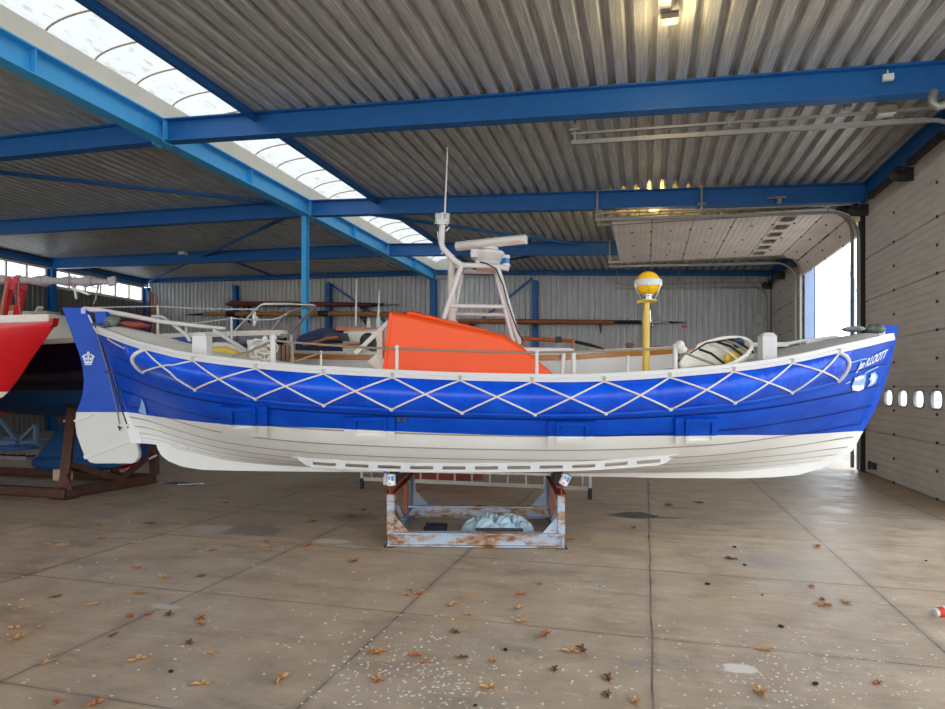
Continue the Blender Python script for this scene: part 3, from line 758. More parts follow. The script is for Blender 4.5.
# ---------------------------------------------------------------- rudder and tiller
rud_px = [(61.3,306.9),(72.7,338),(78,352),(81.6,365),(83.4,381),(82,394),(79,404),(75.7,411.7),(74.7,424.4),(76,434),(79,443),(84,456),(89.2,462.4),(94,463.6),(131,463.7),(135.5,462),(138.2,457.5),(138.7,452.3),(133.6,434.5),(126.5,411.7),(110.8,363.5),(94.3,328),(85,307.6)]
m = MB().prism([bl(x, y, -.035) for x, y in rud_px], (0, .07, 0))
def rud_mat():
    t = NT('rudder_paint'); sp = t.new('ShaderNodeSeparateXYZ'); t.link(t.coords(), sp.inputs[0]); lv = (bl(75,412).z+bl(126,412).z)/2
    fac = t.math('GREATER_THAN', sp.outputs[2], lv); n = t.noise(5, 5, .6)
    t.set(Base_Color=t.mix(fac, t.mix(n, lin(208, 205, 196), lin(222, 220, 212)), t.mix(n, lin(0, 60, 164), lin(2, 84, 198))), Roughness=.36); t.bsdf.inputs['Specular IOR Level'].default_value = .2; t.bump(t.noise(6, 3, .5), .25, .03); return t.m
RUDM = rud_mat()
rud = obj('rudder', m, RUDM, BOAT, bevel=.012, label='tall rudder, blue above and white below')
def strap(a, b, wd, name, m, w=-.035):
    p, q = bl(*a, w), bl(*b, w); return obj(name, MB().beam(p, q, .012, wd, up=(0,1,0)) if False else MB().beam(p+Vector((0,-.006,0)), q+Vector((0,-.006,0)), .014, wd), m, rud)
strap((84.5,457.5), (134,438.5), .045, 'rudder_strap', WHITE); strap((74.5,421), (93,414.8), .025, 'rudder_strap', WHITE)
strap((122,404), (131.5,438), .03, 'rudder_strap', WHITE)
cr = MB(); cx, cy = 88.5, 362.4
def cpoly(pts): cr.prism([bl(cx+x*.92, cy+y*.92, -.036) for x, y in pts], (0, -.006, 0))
cpoly([(-4.6,-1.2),(4.6,-1.2),(4.2,1),(-4.2,1)]); cpoly([(-3.9,1.6),(3.9,1.6),(3.5,2.8),(-3.5,2.8)])
for s in (-1, 1):
    cpoly([(s*4.6,-1.6),(s*3.2,-1.8),(s*4.2,-6),(s*3.4,-7.6),(s*1.6,-8),(s*.6,-7),(s*.6,-8.2),(s*1.8,-9.2),(s*4,-8.8),(s*6,-6.8),(s*5.6,-4.4)])
    cpoly([(s*2.9,-2.2),(s*1.6,-2.2),(s*1.6,-5.2),(s*2.6,-6),(s*3.2,-4.8)])
    cpoly([(s*6,-5.2),(s*7,-6.2),(s*6.2,-7.4),(s*5.2,-6.6)])
cpoly([(-.7,-2),(.7,-2),(.9,-8.2),(-.9,-8.2)]); cpoly([(-1.2,-9),(1.2,-9),(1.3,-11),(0,-12),(-1.3,-11)])
obj('crown_emblem', cr, WMARK, rud, label='white crown painted on the rudder')
wood = mat('tiller_paint', lin(212, 206, 197), .45, 0, .06)
obj('tiller', MB().tube([bl(84,308.8,.0), bl(100,310.5,.02), bl(125,314.6,.05), bl(160,321.5,.08), bl(200,326.2,.1), bl(225,328.6,.1)], [.028,.032,.030,.026,.024,.02], 10), wood, rud, smooth=50)
obj('tiller_cap', MB().box(bl(85.5,311,.0), (.05, .09, .07)), mat('lilac_tape', lin(196, 180, 226), .6), rud)
obj('rudder_rod', MB().tube([bl(88.5,315,-.04), bl(96,331,-.045)], .011, 6), WHITE, rud)
obj('rudder_line', MB().tube([bl(97,333,-.05), bl(108,372,-.05), bl(116,405,-.05), bl(119.5,424,-.05)], .006, 5), ROPED, rud); 
obj('rudder_line', MB().tube([bl(99,336,-.05), bl(111,374,-.05), bl(122,410,-.05), bl(128,428,-.05)], .009, 6), BLACK, rud)
obj('rudder_line', MB().tube([bl(100,333,-.055), bl(110,362,-.055), bl(117,385,-.055), bl(124,411,-.055)], .006, 5), DARK, rud)
obj('shackle', MB().sphere(bl(119.6,427,-.05), .02, 8, 6).tube([bl(118.5,426,-.05), bl(119.8,430.5,-.05), bl(121,427,-.05)], .006, 5), DARK, rud)
for y in (325, 372, 425): 
    x = interp([312,443], [97,133], y); obj('gudgeon', MB().box(bl(x-1.2, y, 0), (.10, .13, .03)), DARK if y < 400 else WHITE, rud)
# ---------------------------------------------------------------- bitts, deck fittings
def bitt(x0, x1, y0, y1, w):
    a, b = bl(x0, y1, w), bl(x1, y0, w); c = (a+b)/2; W = b.x-a.x; H = b.z-a.z+.08; m = MB().box((c.x, w, c.z-.02), (W, W*.9, H-.03)); m.lathe((c.x, w, b.z-.03), [(W*.70, 0), (W*.52, .03), (.02, .04)], 4)
    v = m.v; return obj('bitt', MB().box((c.x, w, c.z-.04), (W, W*.9, H-.06)).add([(c.x+sx*W/2*k, w+sy*W*.45*k, b.z-.03+zz) for k, zz in ((1, 0), (.6, .035)) for sx, sy in ((-1,-1),(1,-1),(1,1),(-1,1))], [(0,1,5,4),(1,2,6,5),(2,3,7,6),(3,0,4,7),(4,5,6,7)]), WHITE, BOAT, bevel=.006)
bitt(760, 774.5, 333.3, 360.5, -.72); bitt(703, 716, 345.8, 356, .8); bitt(195, 209.5, 333, 355, -.75)
# towing rail / far side ledges
sw = lambda x, y, w: bl(x, y, w)
obj('coaming', MB().tube([bl(150,347,-.35), bl(165,344.8,-.3), bl(180,345.4,-.3), bl(190,349.5,-.3)], .035, 8), OFFW, BOAT, smooth=60)
obj('hand_rail', MB().tube([bl(152,316.5,.3), bl(161,316.6,.3), bl(165,318.5,.25), bl(176,327,.1), bl(187,335.3,-.1), bl(190,341,-.1)], .02, 8), WHITE, BOAT, smooth=60); obj('hand_rail', MB().tube([bl(214,330.5,-.1), bl(228,339,-.2), bl(247,351,-.4)], .022, 8), WHITE, BOAT, smooth=60)
obj('deck_mat', MB().prism([bl(160,345,.0), bl(168,338.5,.1), bl(183,336.5,.2), bl(192,341,.2), bl(192,347,.0)], (0,.25,.01)), BTARP, BOAT)
# stanchions with a rope along the near side
def stan(x, y0, y1, w, m=WHITE, r=.017): obj('stanchion', MB().tube([bl(x, y1+3, w), bl(x, y0, w)], r, 8).sphere(bl(x, y0, w), r*1.25, 8, 6), m, BOAT, smooth=50)
stan(292.5, 342.5, 365, -1.2, ROPED); stan(321, 352, 368, -.9, OFFW, .012); stan(396.8, 347, 372, -1.24); stan(536.6, 352, 376, -1.26); stan(627.7, 357, 372, -.7, WHITE, .016); stan(675.2, 346, 370, -1.15, WHITE, .022); stan(273, 337.5, 362, -1.15, WHITE, .03); stan(265, 338.5, 360, -.6, WHITE, .025)
def cat(pts, w, n=6):
    P = [bl(x, y, w) if not isinstance(w, (list, tuple)) else None for x, y in pts]; return P
obj('guard_rope', MB().tube([bl(274,340.5,-1.15), bl(292.5,342.3,-1.2), bl(330,345.3,-1.22), bl(360,347.3,-1.23), bl(396.8,349,-1.24), bl(440,350.5,-1.25), bl(490,351.7,-1.26), bl(536.6,352.6,-1.26), bl(578,351.5,-1.25), bl(630,350.2,-1.22), bl(675,348.2,-1.15)], .011, 6), ROPED, BOAT, smooth=60)
obj('guard_rope', MB().tube([bl(676,349,-1.15), bl(695,357,-1.1), bl(714,364,-1.05)], .012, 6), ROPED, BOAT, smooth=60)
obj('guard_rope', MB().tube([bl(292.5,362,-1.2), bl(308,357,-1.1), bl(321,353,-.9), bl(345,354.5,-.85)], .009, 6), ROPED, BOAT, smooth=60)
obj('guard_rope', MB().tube([bl(273,341,-1.1), bl(262,346,-1.05), bl(248,352,-1.0), bl(232,356,-1.0)], .013, 6), ROPED, BOAT, smooth=60)
obj('rope_knot', MB().sphere(bl(679.5,345.5,-1.15), .05, 10, 8).sphere(bl(681,349.5,-1.12), .05, 10, 8, (1.2,1,.8)), ROPE, BOAT, smooth=60)
# coiled rope and gear aft of the wheelhouse
rl = MB()
for i in range(14):
    a = i*1.7; c = bl(263+random.uniform(-7, 8), 351+random.uniform(-4, 8), -.6+random.uniform(-.08, .08)); rr = random.uniform(.05, .09)
    rl.tube([c+Vector((rr*math.cos(k*.7+a), .05*math.sin(k+a), rr*1.2*math.sin(k*.7+a))) for k in range(10)], .012, 5)
obj('rope_coil', rl, ROPE, BOAT, smooth=60)
obj('deck_box', MB().box2(bl(247,358,.0), bl(264,342.5,.3)).box2(bl(246.5,344,-.02), bl(264.5,341.8,.32)), WHITE, BOAT, bevel=.01)
yl = MB(); pr = [(209,357),(209,348),(216,346.3),(226,346.5),(236,350),(241,355),(241,358)]
yl.prism([bl(x, y, -.2) for x, y in pr], (0, .3, 0)); obj('float', yl, mat('faded_yellow', lin(232, 206, 90), .6, 0, .12), BOAT, bevel=.02, label='faded yellow float on the afterdeck')
obj('float_edge', MB().tube([bl(x, y, -.21) for x, y in [(209,347),(216,344.5),(227,344.7),(238,348.5),(247,354)]], .03, 8), OFFW, BOAT, smooth=60)
for x in (280, 284, 288): obj('gear_frame', MB().beam(bl(x, 345, .2), bl(x, 363, .2), .03, .05), mat('brown_frame', lin(120, 96, 78), .6), BOAT)
obj('gear_frame', MB().tube([bl(281,336,.3), bl(291,336,.3), bl(291,345,.3)], .03, 8), GALV, BOAT)
# ---------------------------------------------------------------- wheelhouse
wh = [(383.5,378),(386.5,352),(390.6,313.5),(420,319.2),(460,328),(505,338.2),(526,352),(556,375.5),(556,380)]
rows = []
for w, ins in ((-.74, .0), (-.70, .02), (-.55, .05), (0, .08), (.55, .05), (.70, .02), (.74, 0)):
    row = []
    for i, (x, y) in enumerate(wh):
        p = bl(x, y, -.74); p = Vector((p.x, w, p.z + (ins if 2 <= i <= 6 else 0))); row.append(p)
    rows.append(row)
m = MB().grid(rows); n = len(wh); m.f += [tuple(range(n)), tuple(reversed(range(6*n, 7*n)))]
whs = obj('wheelhouse', m, ORANGE, BOAT, smooth=35, bevel=.02)
e_ = [bl(x, y, -.745) for x, y in wh[:3]]
obj('edge_trim', MB().tube([e_[0], e_[1], e_[2], Vector((e_[2].x+.03, 0, e_[2].z+.08)), Vector((e_[2].x, .74, e_[2].z)), Vector((e_[1].x, .74, e_[1].z)), Vector((e_[0].x, .74, e_[0].z))], .018, 6), ORANGE, whs)
obj('handrail', MB().tube([bl(406,318,-.6), bl(407.5,314.2,-.6), bl(411,312.9,-.6), bl(435,318.8,-.6), bl(460,325.2,-.6), bl(485,331.3,-.6), bl(489,332.8,-.6), bl(490.5,337,-.6)], .022, 8), ORANGE, whs, smooth=60)
obj('lashing_eye', MB().tube([bl(503,338,-.4), bl(503,334.5,-.4), bl(505.5,334,-.4), bl(506,338,-.4)], .012, 6), ORANGE, whs)
obj('aft_screen', MB().prism([bl(x, y, -.45) for x, y in [(390.5,317),(383,333),(380.5,350),(367,361.5),(379,371.5),(390,374)]], (0, .9, 0)), CREAMDECK, whs, bevel=.01, label='cream aft screen')
obj('screen_strut', MB().beam(bl(355.5,353.5,-.5), bl(389,321.5,-.5), .03, .045), OFFW, whs)
obj('screen_post', MB().beam(bl(380.3,358,-.5), bl(380.3,331,-.5), .06, .08), OFFW, whs)
# forward rail
for w in (-.62, .62):
    obj('fore_rail', MB().tube([bl(521,349.7,w), bl(545,350,w), bl(571,350.5,w), bl(573.5,352.5,w), bl(573.7,376,w)], .026, 8), WHITE, BOAT, smooth=60)
obj('fore_rail', MB().tube([bl(564,350,-.62), bl(562,376,-.62)], .022, 8), WHITE, BOAT, smooth=60); obj('fore_rail', MB().tube([bl(572,350.5,-.62), bl(572,350.5,-.62)+Vector((0,1.24,0))], .024, 8), WHITE, BOAT, smooth=60)
# ---------------------------------------------------------------- radar mast
def zt(x): return bl(x, interp([390,505,526,556], [313,338,352,375], x)).z
wn, wf = -.30, .30
def tb(name, pts, r, par, m=WHITE, n=8, label=None): return obj(name, MB().tube(pts, r, n), m, par, smooth=60, label=label)
mst = tb('radar_mast', [bl(461,266,wn), bl(441.8,323.5,wn)], .03, BOAT)
tb('leg', [bl(462,271,wf), bl(452.3,324,wf)], .026, mst); tb('leg', [bl(497.5,267.5,wn), bl(520.5,348,wn)], .03, mst); tb('leg', [bl(495.5,272,wf), bl(513.5,345,wf)], .026, mst)
tb('cross_bar', [bl(449,305.8,wn), bl(505.5,306.6,wn)], .024, mst); tb('cross_bar', [bl(455,313.9,wf), bl(504.5,315,wf)], .022, mst)
tb('top_frame', [bl(460.5,265,wn), bl(498,266.5,wn), bl(509,268.8,wn)], .03, mst); tb('top_frame', [bl(462,271.5,wf), bl(496,272.2,wf)], .026, mst)
tb('top_frame', [bl(461,265.3,wn), bl(462,271.5,wf)], .026, mst); tb('top_frame', [bl(497.5,267,wn), bl(496,272.2,wf)], .026, mst)
obj('scanner_base_plate', MB().box2(bl(476,267,-.14), bl(500,265.2,.14)), WHITE, mst)
c = bl(487.5, 266, 0); s = .01147
rb = obj('radar_scanner', MB().lathe(c, [(.10,0),(.135,.02),(.20,.125),(.2,.145),(.165,.165),(.12,.18),(.085,.19),(.05,.2)], 10).box(c+Vector((-.14,-.05,.12)), (.09,.2,.09)), PLASTIC, mst, smooth=30)
gb = c+Vector((.03,0,.185)); obj('turning_unit', MB().lathe(gb, [(.09,-.02),(.095,.02),(.065,.035),(.055,.08)], 14), PLASTIC, rb, smooth=40)
ang = R(-22); dv = Vector((math.cos(ang), math.sin(ang), 0)); nv = Vector((-dv.y, dv.x, 0)); ac = gb+Vector((.01,0,.075)); Lh = .43
prof = [(-.04,.052),(-.07,.026),(-.07,-.026),(-.04,-.052),(.04,-.042),(.04,.042)]
obj('antenna_bar', MB().prism([ac-dv*Lh+nv*a+Vector((0,0,b)) for a, b in prof], dv*2*Lh), PLASTIC, rb, bevel=.006)
obj('antenna_window', MB().prism([ac-dv*(Lh-.04)+nv*-.074+Vector((0,0,b)) for b in (-.034, -.01)]+[ac-dv*(Lh-.04)+nv*-.066+Vector((0,0,b)) for b in (-.01, -.034)], dv*2*(Lh-.04)), mat('buff_plastic', lin(226, 196, 172), .5), rb)
lp = bl(505.7, 266.5, -.2); obj('steaming_light', MB().lathe(lp, [(.05,0),(.05,.02),(.044,.022),(.044,.095),(.05,.1),(.05,.12),(.03,.125)], 14), PLASTIC, mst, smooth=40); obj('blue_lens', MB().lathe(lp, [(.046,.03),(.046,.088)], 14), mat('blue_lens_glass', lin(20, 110, 190), .15), mst)
mp = [bl(x, y, wn) for x, y in [(461,265),(455,261),(448,254),(443,248.5),(441.3,243),(441.8,232),(442.6,222)]]
tb('mast_tube', mp, .034, mst); tb('mast_tube', [bl(451.5,256,.15), bl(451.5,322,.15)], .045, mst, OFFW, 10)
obj('mast_foot', MB().lathe(bl(451.8,324,.15), [(.09,-.03),(.09,.0),(.05,.05),(.046,.08)], 12), WHITE, mst)
obj('lamp_bracket', MB().box2(bl(437,224,wn-.05), bl(448,221.5,wn+.05)), PLASTIC, mst)
clear = mat('clear_lamp_glass', lin(206, 210, 212), .1, .2, .1, 20)
for dx in (-4.6, 4.4):
    q = bl(442.4+dx, 223.5, wn-.02); obj('navigation_lamp', MB().lathe(q, [(.035,0),(.035,.015),(.03,.017),(.03,.085),(.036,.09),(.036,.105),(.02,.11)], 12), clear, mst, smooth=40)
obj('lamp_body', MB().lathe(bl(442.3,223,wn), [(.03,0),(.034,.05),(.034,.09),(.02,.11)], 12), PLASTIC, mst, smooth=40)
tb('whip_antenna', [bl(444.6,216,wn), bl(446.3,180,wn), bl(447.5,147,wn)], [.011,.008,.005], mst)
for a, b in (((446,231),(449.5,227.5)), ((439,240),(437.5,232)), ((441,254),(447,249))): tb('mast_step', [bl(*a, wn), bl(*b, wn)], .008, mst)
tb('cable', [bl(480,262,-.25), bl(486,263.2,-.34), bl(496,269,-.34), bl(503,285,-.35), bl(507.5,303,-.35), bl(513.5,320,-.34), bl(519,334,-.34), bl(523.3,340.5,-.34), bl(521,346,-.34)], .008, mst, BLACK, 6)
# ---------------------------------------------------------------- yellow beacon post
ym = tb('beacon_post', [bl(645.9,376,0), bl(646.4,311.5,0)], .041, BOAT, YELLOW, 14, 'yellow beacon post'); tb('post_upper', [bl(646.4,312,0), bl(647,300,0)], .033, ym, YELLOW, 14)
q = bl(647.2, 301, 0); obj('post_flange', MB().lathe(q, [(.05,-.02),(.11,-.005),(.112,.008),(.03,.014)], 20).box(q+Vector((-.075,0,-.012)), (.08,.1,.02)), YELLOW, ym, smooth=40)
q = bl(648, 283.6, 0); obj('lantern_base', MB().lathe(q+Vector((0,0,-.2)), [(.05,0),(.05,.03),(.042,.035),(.042,.055),(.055,.06),(.055,.08)], 16), STEEL, ym, smooth=40)
obj('beacon_ball', MB().sphere(q, .138, 28, 20), YBALL, ym, smooth=80, label='bright yellow ball')
obj('ball_band', MB().lathe(q+Vector((0,0,-.037+.0)), [(.137,0),(.152,.0),(.156,.02),(.156,.055),(.152,.075),(.137,.075)], 28), PLASTIC, ym, smooth=40, label='white band round the ball')
for k in range(6):
    a = k*math.pi/3+.3; dd = Vector((math.cos(a), math.sin(a), 0)); tb('cage_wire', [q+dd*.156+Vector((0,0,-.01)), q+dd*.15+Vector((0,0,-.07)), q+dd*.075+Vector((0,0,-.2))], .005, ym, STEEL, 5)
tb('post_bracket', [bl(650,310,-.02), bl(650.5,322,-.02)], .008, ym, STEEL, 6)
# ---------------------------------------------------------------- foredeck gear
def dome(px, w): 
    return None
obj('deck_rail', MB().tube([bl(776,346,.35), bl(800,341.5,.35), bl(825,338.3,.35), bl(834,337.2,.35), bl(841,338.5,.35), bl(846,341,.35)], .022, 8), WHITE, BOAT, smooth=60)
obj('deck_rail', MB().tube([bl(744,342,.6), bl(752,345,.6), bl(766,345,.6)], .03, 8), WHITE, BOAT, smooth=60)
obj('rail_block', MB().box2(bl(777,346.5,.3), bl(785,342.8,.4)), WHITE, BOAT); obj('rail_block', MB().box2(bl(806,344,.28), bl(815,341.5,.4)), WHITE, BOAT)
a_, b_ = bl(876.5,336,-.08), bl(885.5,328.5,-.08); b_.y = .08; obj('stem_cap', MB().box2(a_, b_), WHITE, BOAT, bevel=.01)
# ================================================================= CRADLE UNDER THE LIFEBOAT
def rust_mat(name, base, lo=.5):
    t = NT(name); n = t.noise(5, 7, .72, stretch=(.7, 1, 1.6)); c = t.ramp(n, [(lo-.06, base), (lo+.03, lin(168, 136, 104)), (lo+.1, lin(128, 78, 44)), (lo+.22, lin(92, 56, 38))])
    t.set(Base_Color=c, Roughness=.65); return t.m
PALEST = rust_mat('weathered_pale_blue_steel', lin(176, 190, 208), .52); PALE2 = rust_mat('grey_blue_steel', lin(120, 136, 152), .62)
LB = thing('boat_cradle', 'pale blue and rusty steel cradle under the middle of the blue lifeboat', 'cradle', BOATLOC, BROT)
ul, ur, wf_, wb_ = -.93, .90, -.72, .72
def lo(o, *a): return o
obj('front_beam', MB().beam((ul, wf_, .075), (ur, wf_, .075), .012, .13).beam((ul, wf_, .14), (ur, wf_, .14), .11, .014).beam((ul, wf_, .014), (ur, wf_, .014), .11, .014).box((ul+.02, wf_, .075), (.012, .1, .12)).box((ur-.02, wf_, .075), (.012, .1, .12)), PALEST, LB)
obj('back_beam', MB().ibeam((ul, wb_, .08), (ur, wb_, .08), .11, .145, .014, .012), PALEST, LB)
for u in (ul+.03, ur-.03): obj('side_beam', MB().ibeam((u, wf_+.06, .075), (u, wb_-.06, .075), .09, .12, .012, .01), PALE2, LB)
for u, s in ((ul+.035, 1), (ur-.035, -1)):
    obj('corner_post', MB().beam((u, wf_, .14), (u, wf_, .54), .075, .07), PALEST, LB, bevel=.006)
    obj('corner_post', MB().ibeam((u+s*.0, wb_, .14), (u, wb_, .54), .08, .08, .012, .01).beam((u+s*.05, wb_, .14), (u+s*.02, wb_, .54), .07, .01), PALE2, LB)
    obj('gusset', MB().prism([(u+s*.035, wf_-.006, .145), (u+s*.19, wf_-.006, .145), (u+s*.035, wf_-.006, .33)], (0, .012, 0)), PALEST, LB)
    obj('gusset', MB().prism([(u+s*.05, wb_-.006, .155), (u+s*.24, wb_-.006, .155), (u+s*.05, wb_-.006, .36)], (0, .012, 0)), PALE2, LB)
    obj('brace', MB().beam((u+s*.01, wf_+.05, .52), (u+s*.03, wf_+.62, .14), .04, .012), PALEST, LB)
    obj('prop', MB().beam((u, .3, .13), (u, .36, .54), .05, .05), REDOX, LB, label='red oxide prop')
    obj('bearer', MB().ibeam((u, wf_-.06, .59), (u, wb_+.06, .59), .11, .10, .014, .012), REDOX, LB, label='red oxide cross bearer carrying the keel')
    obj('keel_pad', MB().box((u, 0, .655), (.1, .22, .035)), DARK, LB); obj('bilge_pad', MB().box((u+s*.02, wf_+.14, .70), (.07, .1, .12)).box((u+s*.02, wf_+.14, .77), (.1, .12, .05)), DARK, LB)
    for w in (wf_, wb_): obj('foot_plate', MB().box((u, w, .004), (.12, .16, .008)), RUST, LB)
def inb(p): return BOATLOC + BX*p[0] + BY*p[1] + Vector((0,0,p[2]))
LABEL = NT('can_label'); LABEL.set(Base_Color=lin(240, 240, 238), Roughness=.4)
def can(loc, rot, label, r=.047, h=.115):
    t = thing('paint_can', label, 'paint can', inb(loc), BROT); t.rotation_euler = (rot[0], rot[1], BROT)
    obj('can_body', MB().lathe((0,0,0), [(r*.97,0),(r,.004),(r,.012),(r*.98,.014),(r*.98,h-.014),(r,h-.012),(r,h-.002),(r*.93,h-.001),(r*.9,h-.008)], 22), LABEL.m, t, smooth=40)
    obj('can_rim', MB().lathe((0,0,h-.006), [(r*1.01,0),(r*1.03,.004),(r*1.01,.008)], 22), STEEL, t, smooth=60)
    def patch(nm, a0, a1, z0, z1, m):
        rows = [[(r*1.004*math.sin(a0+(a1-a0)*i/8), -r*1.004*math.cos(a0+(a1-a0)*i/8), z) for i in range(9)] for z in (z0, z1)]
        rows += [[(x*.98, y*.98, z) for x, y, z in rows[1]], [(x*.98, y*.98, z) for x, y, z in rows[0]], rows[0]]; obj(nm, MB().grid(rows), m, t)
    patch('label_block', .15, .75, .05, .1, mat('label_blue', lin(70, 140, 210), .4)); patch('label_block', -.55, .0, .062, .095, mat('label_pale_blue', lin(120, 170, 220), .4)); patch('label_block', -.35, .1, .012, .028, mat('label_red', lin(220, 90, 90), .4))
    obj('handle', MB().tube([(r*math.cos(a)*1.03, -.01-.02*math.sin(a), h*.8-.05*math.sin(a)) for a in [math.pi*k/10 for k in range(11)]], .002, 5), STEEL, t)
can((ul+.05, wf_-.06+.0, .6405), (0,0), 'white paint can standing upright on the end of the cross bearer near the stern side')
can((ur-.03, wf_-.12, .668), (R(4), R(27)), 'white paint can tilted on the end of the cross bearer near the bow side')
bt_ = thing('spray_bottle', 'small clear bottle with violet blue cap standing behind the upright paint can', 'bottle', inb((ul-.015, wf_-.015, .6405)), BROT)
obj('bottle_body', MB().lathe((0,0,0), [(.028,0),(.03,.01),(.03,.075),(.016,.1),(.013,.12)], 14), mat('cloudy_plastic', lin(206, 208, 214), .2), bt_, smooth=50); obj('cap', MB().lathe((0,0,.118), [(.02,0),(.02,.028),(.015,.032)], 12), mat('violet_cap', lin(88, 90, 190), .4), bt_)
# cloth heap between the beams
def heap(name, cx, cy, rx, ry, h, m, seed, n=44):
    rnd = random.Random(seed); fr = [(rnd.uniform(4, 20), rnd.uniform(-20, 20), rnd.uniform(0, 6), rnd.uniform(.3, 1)) for _ in range(7)]
    rows = []
    for i in range(n+1):
        row = []
        for j in range(n+1):
            a, b = -1+2*i/n, -1+2*j/n
            d = (abs(a)**4+abs(b)**4)**(1/4.); k = max(0, 1-d**4)**.5
            f = 1-sum(w*(1-abs(math.sin(p*a*rx+q*b*ry+o+.6*math.sin(3*a+4*b))))**3 for p, q, o, w in fr)/sum(w for *_, w in fr)*3.2
            row.append((cx+a*rx*(1+.05*math.sin(6*b+seed)), cy+b*ry*(1+.05*math.sin(5*a)), .003+h*k*(.45+.55*f)*(.92+.08*math.sin(3*a+1))))
        rows.append(row)
    top = MB().grid(rows); top.add([(cx-rx,cy-ry,.001),(cx+rx,cy-ry,.001),(cx+rx,cy+ry,.001),(cx-rx,cy+ry,.001)], [(0,1,2,3)]); return top
cl = thing('crumpled_sheet', 'heap of crumpled pale blue sheeting lying between the beams of the cradle', 'sheet', inb((.21, -.02, 0)), BROT)
obj('sheet_folds', heap('h', 0, 0, .40, .30, .215, None, 3, 90), mat('pale_blue_sheet', lin(188, 214, 226), .5, 0, .08, 6, bump=.3, bscale=24), cl, smooth=50)
obj('grey_crate', MB().box((0.02, -.335, .055), (.52, .06, .11)), mat('dark_grey_plastic', lin(70, 74, 82), .6), cl, bevel=.01, label='dark grey tray showing under the sheet')
dk = thing('tray', 'flat dark navy tray on the floor inside the cradle', 'tray', inb((-.50, .02, 0)), BROT)
obj('tray_body', MB().box((0,0,.02), (.26,.2,.04)).box((0,-.095,.05), (.26,.012,.03)).box((0,.095,.05), (.26,.012,.03)), mat('dark_navy_plastic', lin(28, 34, 52), .5), dk, bevel=.008)
# ladder behind the cradle, on its edge
lad = thing('ladder', 'aluminium ladder lying on its edge on the floor beyond the cradle', 'ladder', inb((0, 2.2, 0)), BROT)
alu = mat('aluminium', lin(176, 170, 160), .4, .5, .08, 8)
a, b = bl(362, 480, 2.95), bl(590, 487.5, 2.1); a.y -= 2.2; b.y -= 2.2; a.z = .16; b.z = .16
for dz in (0, .36): obj('stile', MB().beam(a+Vector((0,0,dz)), b+Vector((0,0,dz)), .025, .06), alu, lad)
for k in range(13): q = a+(b-a)*((k+.6)/13); obj('rung', MB().tube([q, q+Vector((0,0,.36))], .017, 8), alu, lad)
for q in (a, b): obj('rubber_foot', MB().box(q+Vector((0,0,-.075)), (.06,.06,.17)), BLACK, lad, bevel=.008); obj('end_stile', MB().beam(q, q+Vector((0,0,.36)), .045, .05), alu, lad)
# ================================================================= OTHER BOATS
def two_tone(name, top, bot, lv, stripe=None):
    t = NT(name); sp = t.new('ShaderNodeSeparateXYZ'); t.link(t.coords(), sp.inputs[0]); n = t.noise(3, 5, .6)
    c = t.mix(t.math('GREATER_THAN', sp.outputs[2], lv), t.mix(n, var(bot, .85), var(bot, 1.15)), t.mix(n, var(top, .92), var(top, 1.08)))
    if stripe: c = t.mix(t.math('LESS_THAN', t.math('ABSOLUTE', t.math('SUBTRACT', sp.outputs[2], stripe[1])), stripe[2]), c, stripe[0])
    t.set(Base_Color=c, Roughness=t.mix(t.math('GREATER_THAN', sp.outputs[2], lv), (.7,.7,.7,1), (.2,.2,.2,1))); return t.m
def yacht_hull(st, n=2.4, m_=1.7, k=14):
    """st: stations (u, half beam, keel height, sheer height); a closed shell with a deck"""
    mb = MB(); us = [s[0] for s in st]; N = 34
    S = lambda u, i: interp(us, [s[i] for s in st], u)
    rowsL, rowsR, dk_ = [], [], []
    for i in range(N+1):
        u = us[0]+(us[-1]-us[0])*i/N; B, zk, zs = max(.01, S(u, 1)), S(u, 2), S(u, 3); r = []
        for j in range(k+1):
            s = j/k; r.append((u, B*(1-(1-s)**n)**(1/m_), zk+(zs-zk)*s))
        rowsL.append([(x, -y, z) for x, y, z in r]); rowsR.append(r); dk_.append([(u, B*v, zs+.05*(1-v*v)) for v in [-1+2*q/8 for q in range(9)]])
    mb.grid(rowsL); mb.grid(rowsR, True); mb.f.append(tuple(range(k+1))+tuple(reversed(range((N+1)*(k+1), (N+1)*(k+1)+k+1))))
    return mb, MB().grid(dk_), S, us
def rail(S, us, h=.07, w=.06, n=30, lo_=0):
    out = []
    for sd in (-1, 1):
        rows = []
        for i in range(n+1):
            u = us[0]+(us[-1]-us[0])*i/n; B, z = max(.02, S(u, 1)), S(u, 3)
            rows.append([(u, sd*max(.0, B+a), z+b) for a, b in ((-w*.6, 0), (w*.4, 0), (w*.4, h), (-w*.6, h), (-w*.6, 0))])
        mb = MB().grid(rows); o = len(mb.v); mb.f += [(0,1,2,3), (o-5,o-4,o-3,o-2)]; out.append(mb)
    return out
# navy yacht on the brown cradle -------------------------------------------------------
NX, NY = -9.0, 8.35
nv_ = thing('sailing_yacht', 'navy blue yacht with blue bottom and bulb keel standing on the brown steel cradle', 'yacht', (NX, NY, 0))
st = [(-5.0, .75, 1.62, 2.25), (-3.5, 1.05, 1.40, 2.22), (-1.5, 1.2, 1.2, 2.22), (.2, 1.15, 1.17, 2.26), (1.6, .95, 1.25, 2.31), (2.7, .6, 1.5, 2.36), (3.4, .28, 1.9, 2.40), (3.82, .03, 2.33, 2.42)]
hb_m, dk_m, S_, us_ = yacht_hull(st); obj('hull', hb_m, two_tone('navy_and_blue_hull', lin(12, 18, 42), lin(20, 78, 128), 1.6), nv_, smooth=40)
obj('deck', dk_m, mat('cream_yacht_deck', lin(226, 220, 206), .6, 0, .05), nv_, smooth=40)
for q in rail(S_, us_, .075, .07): obj('toe_rail', q, OFFW, nv_, smooth=30)
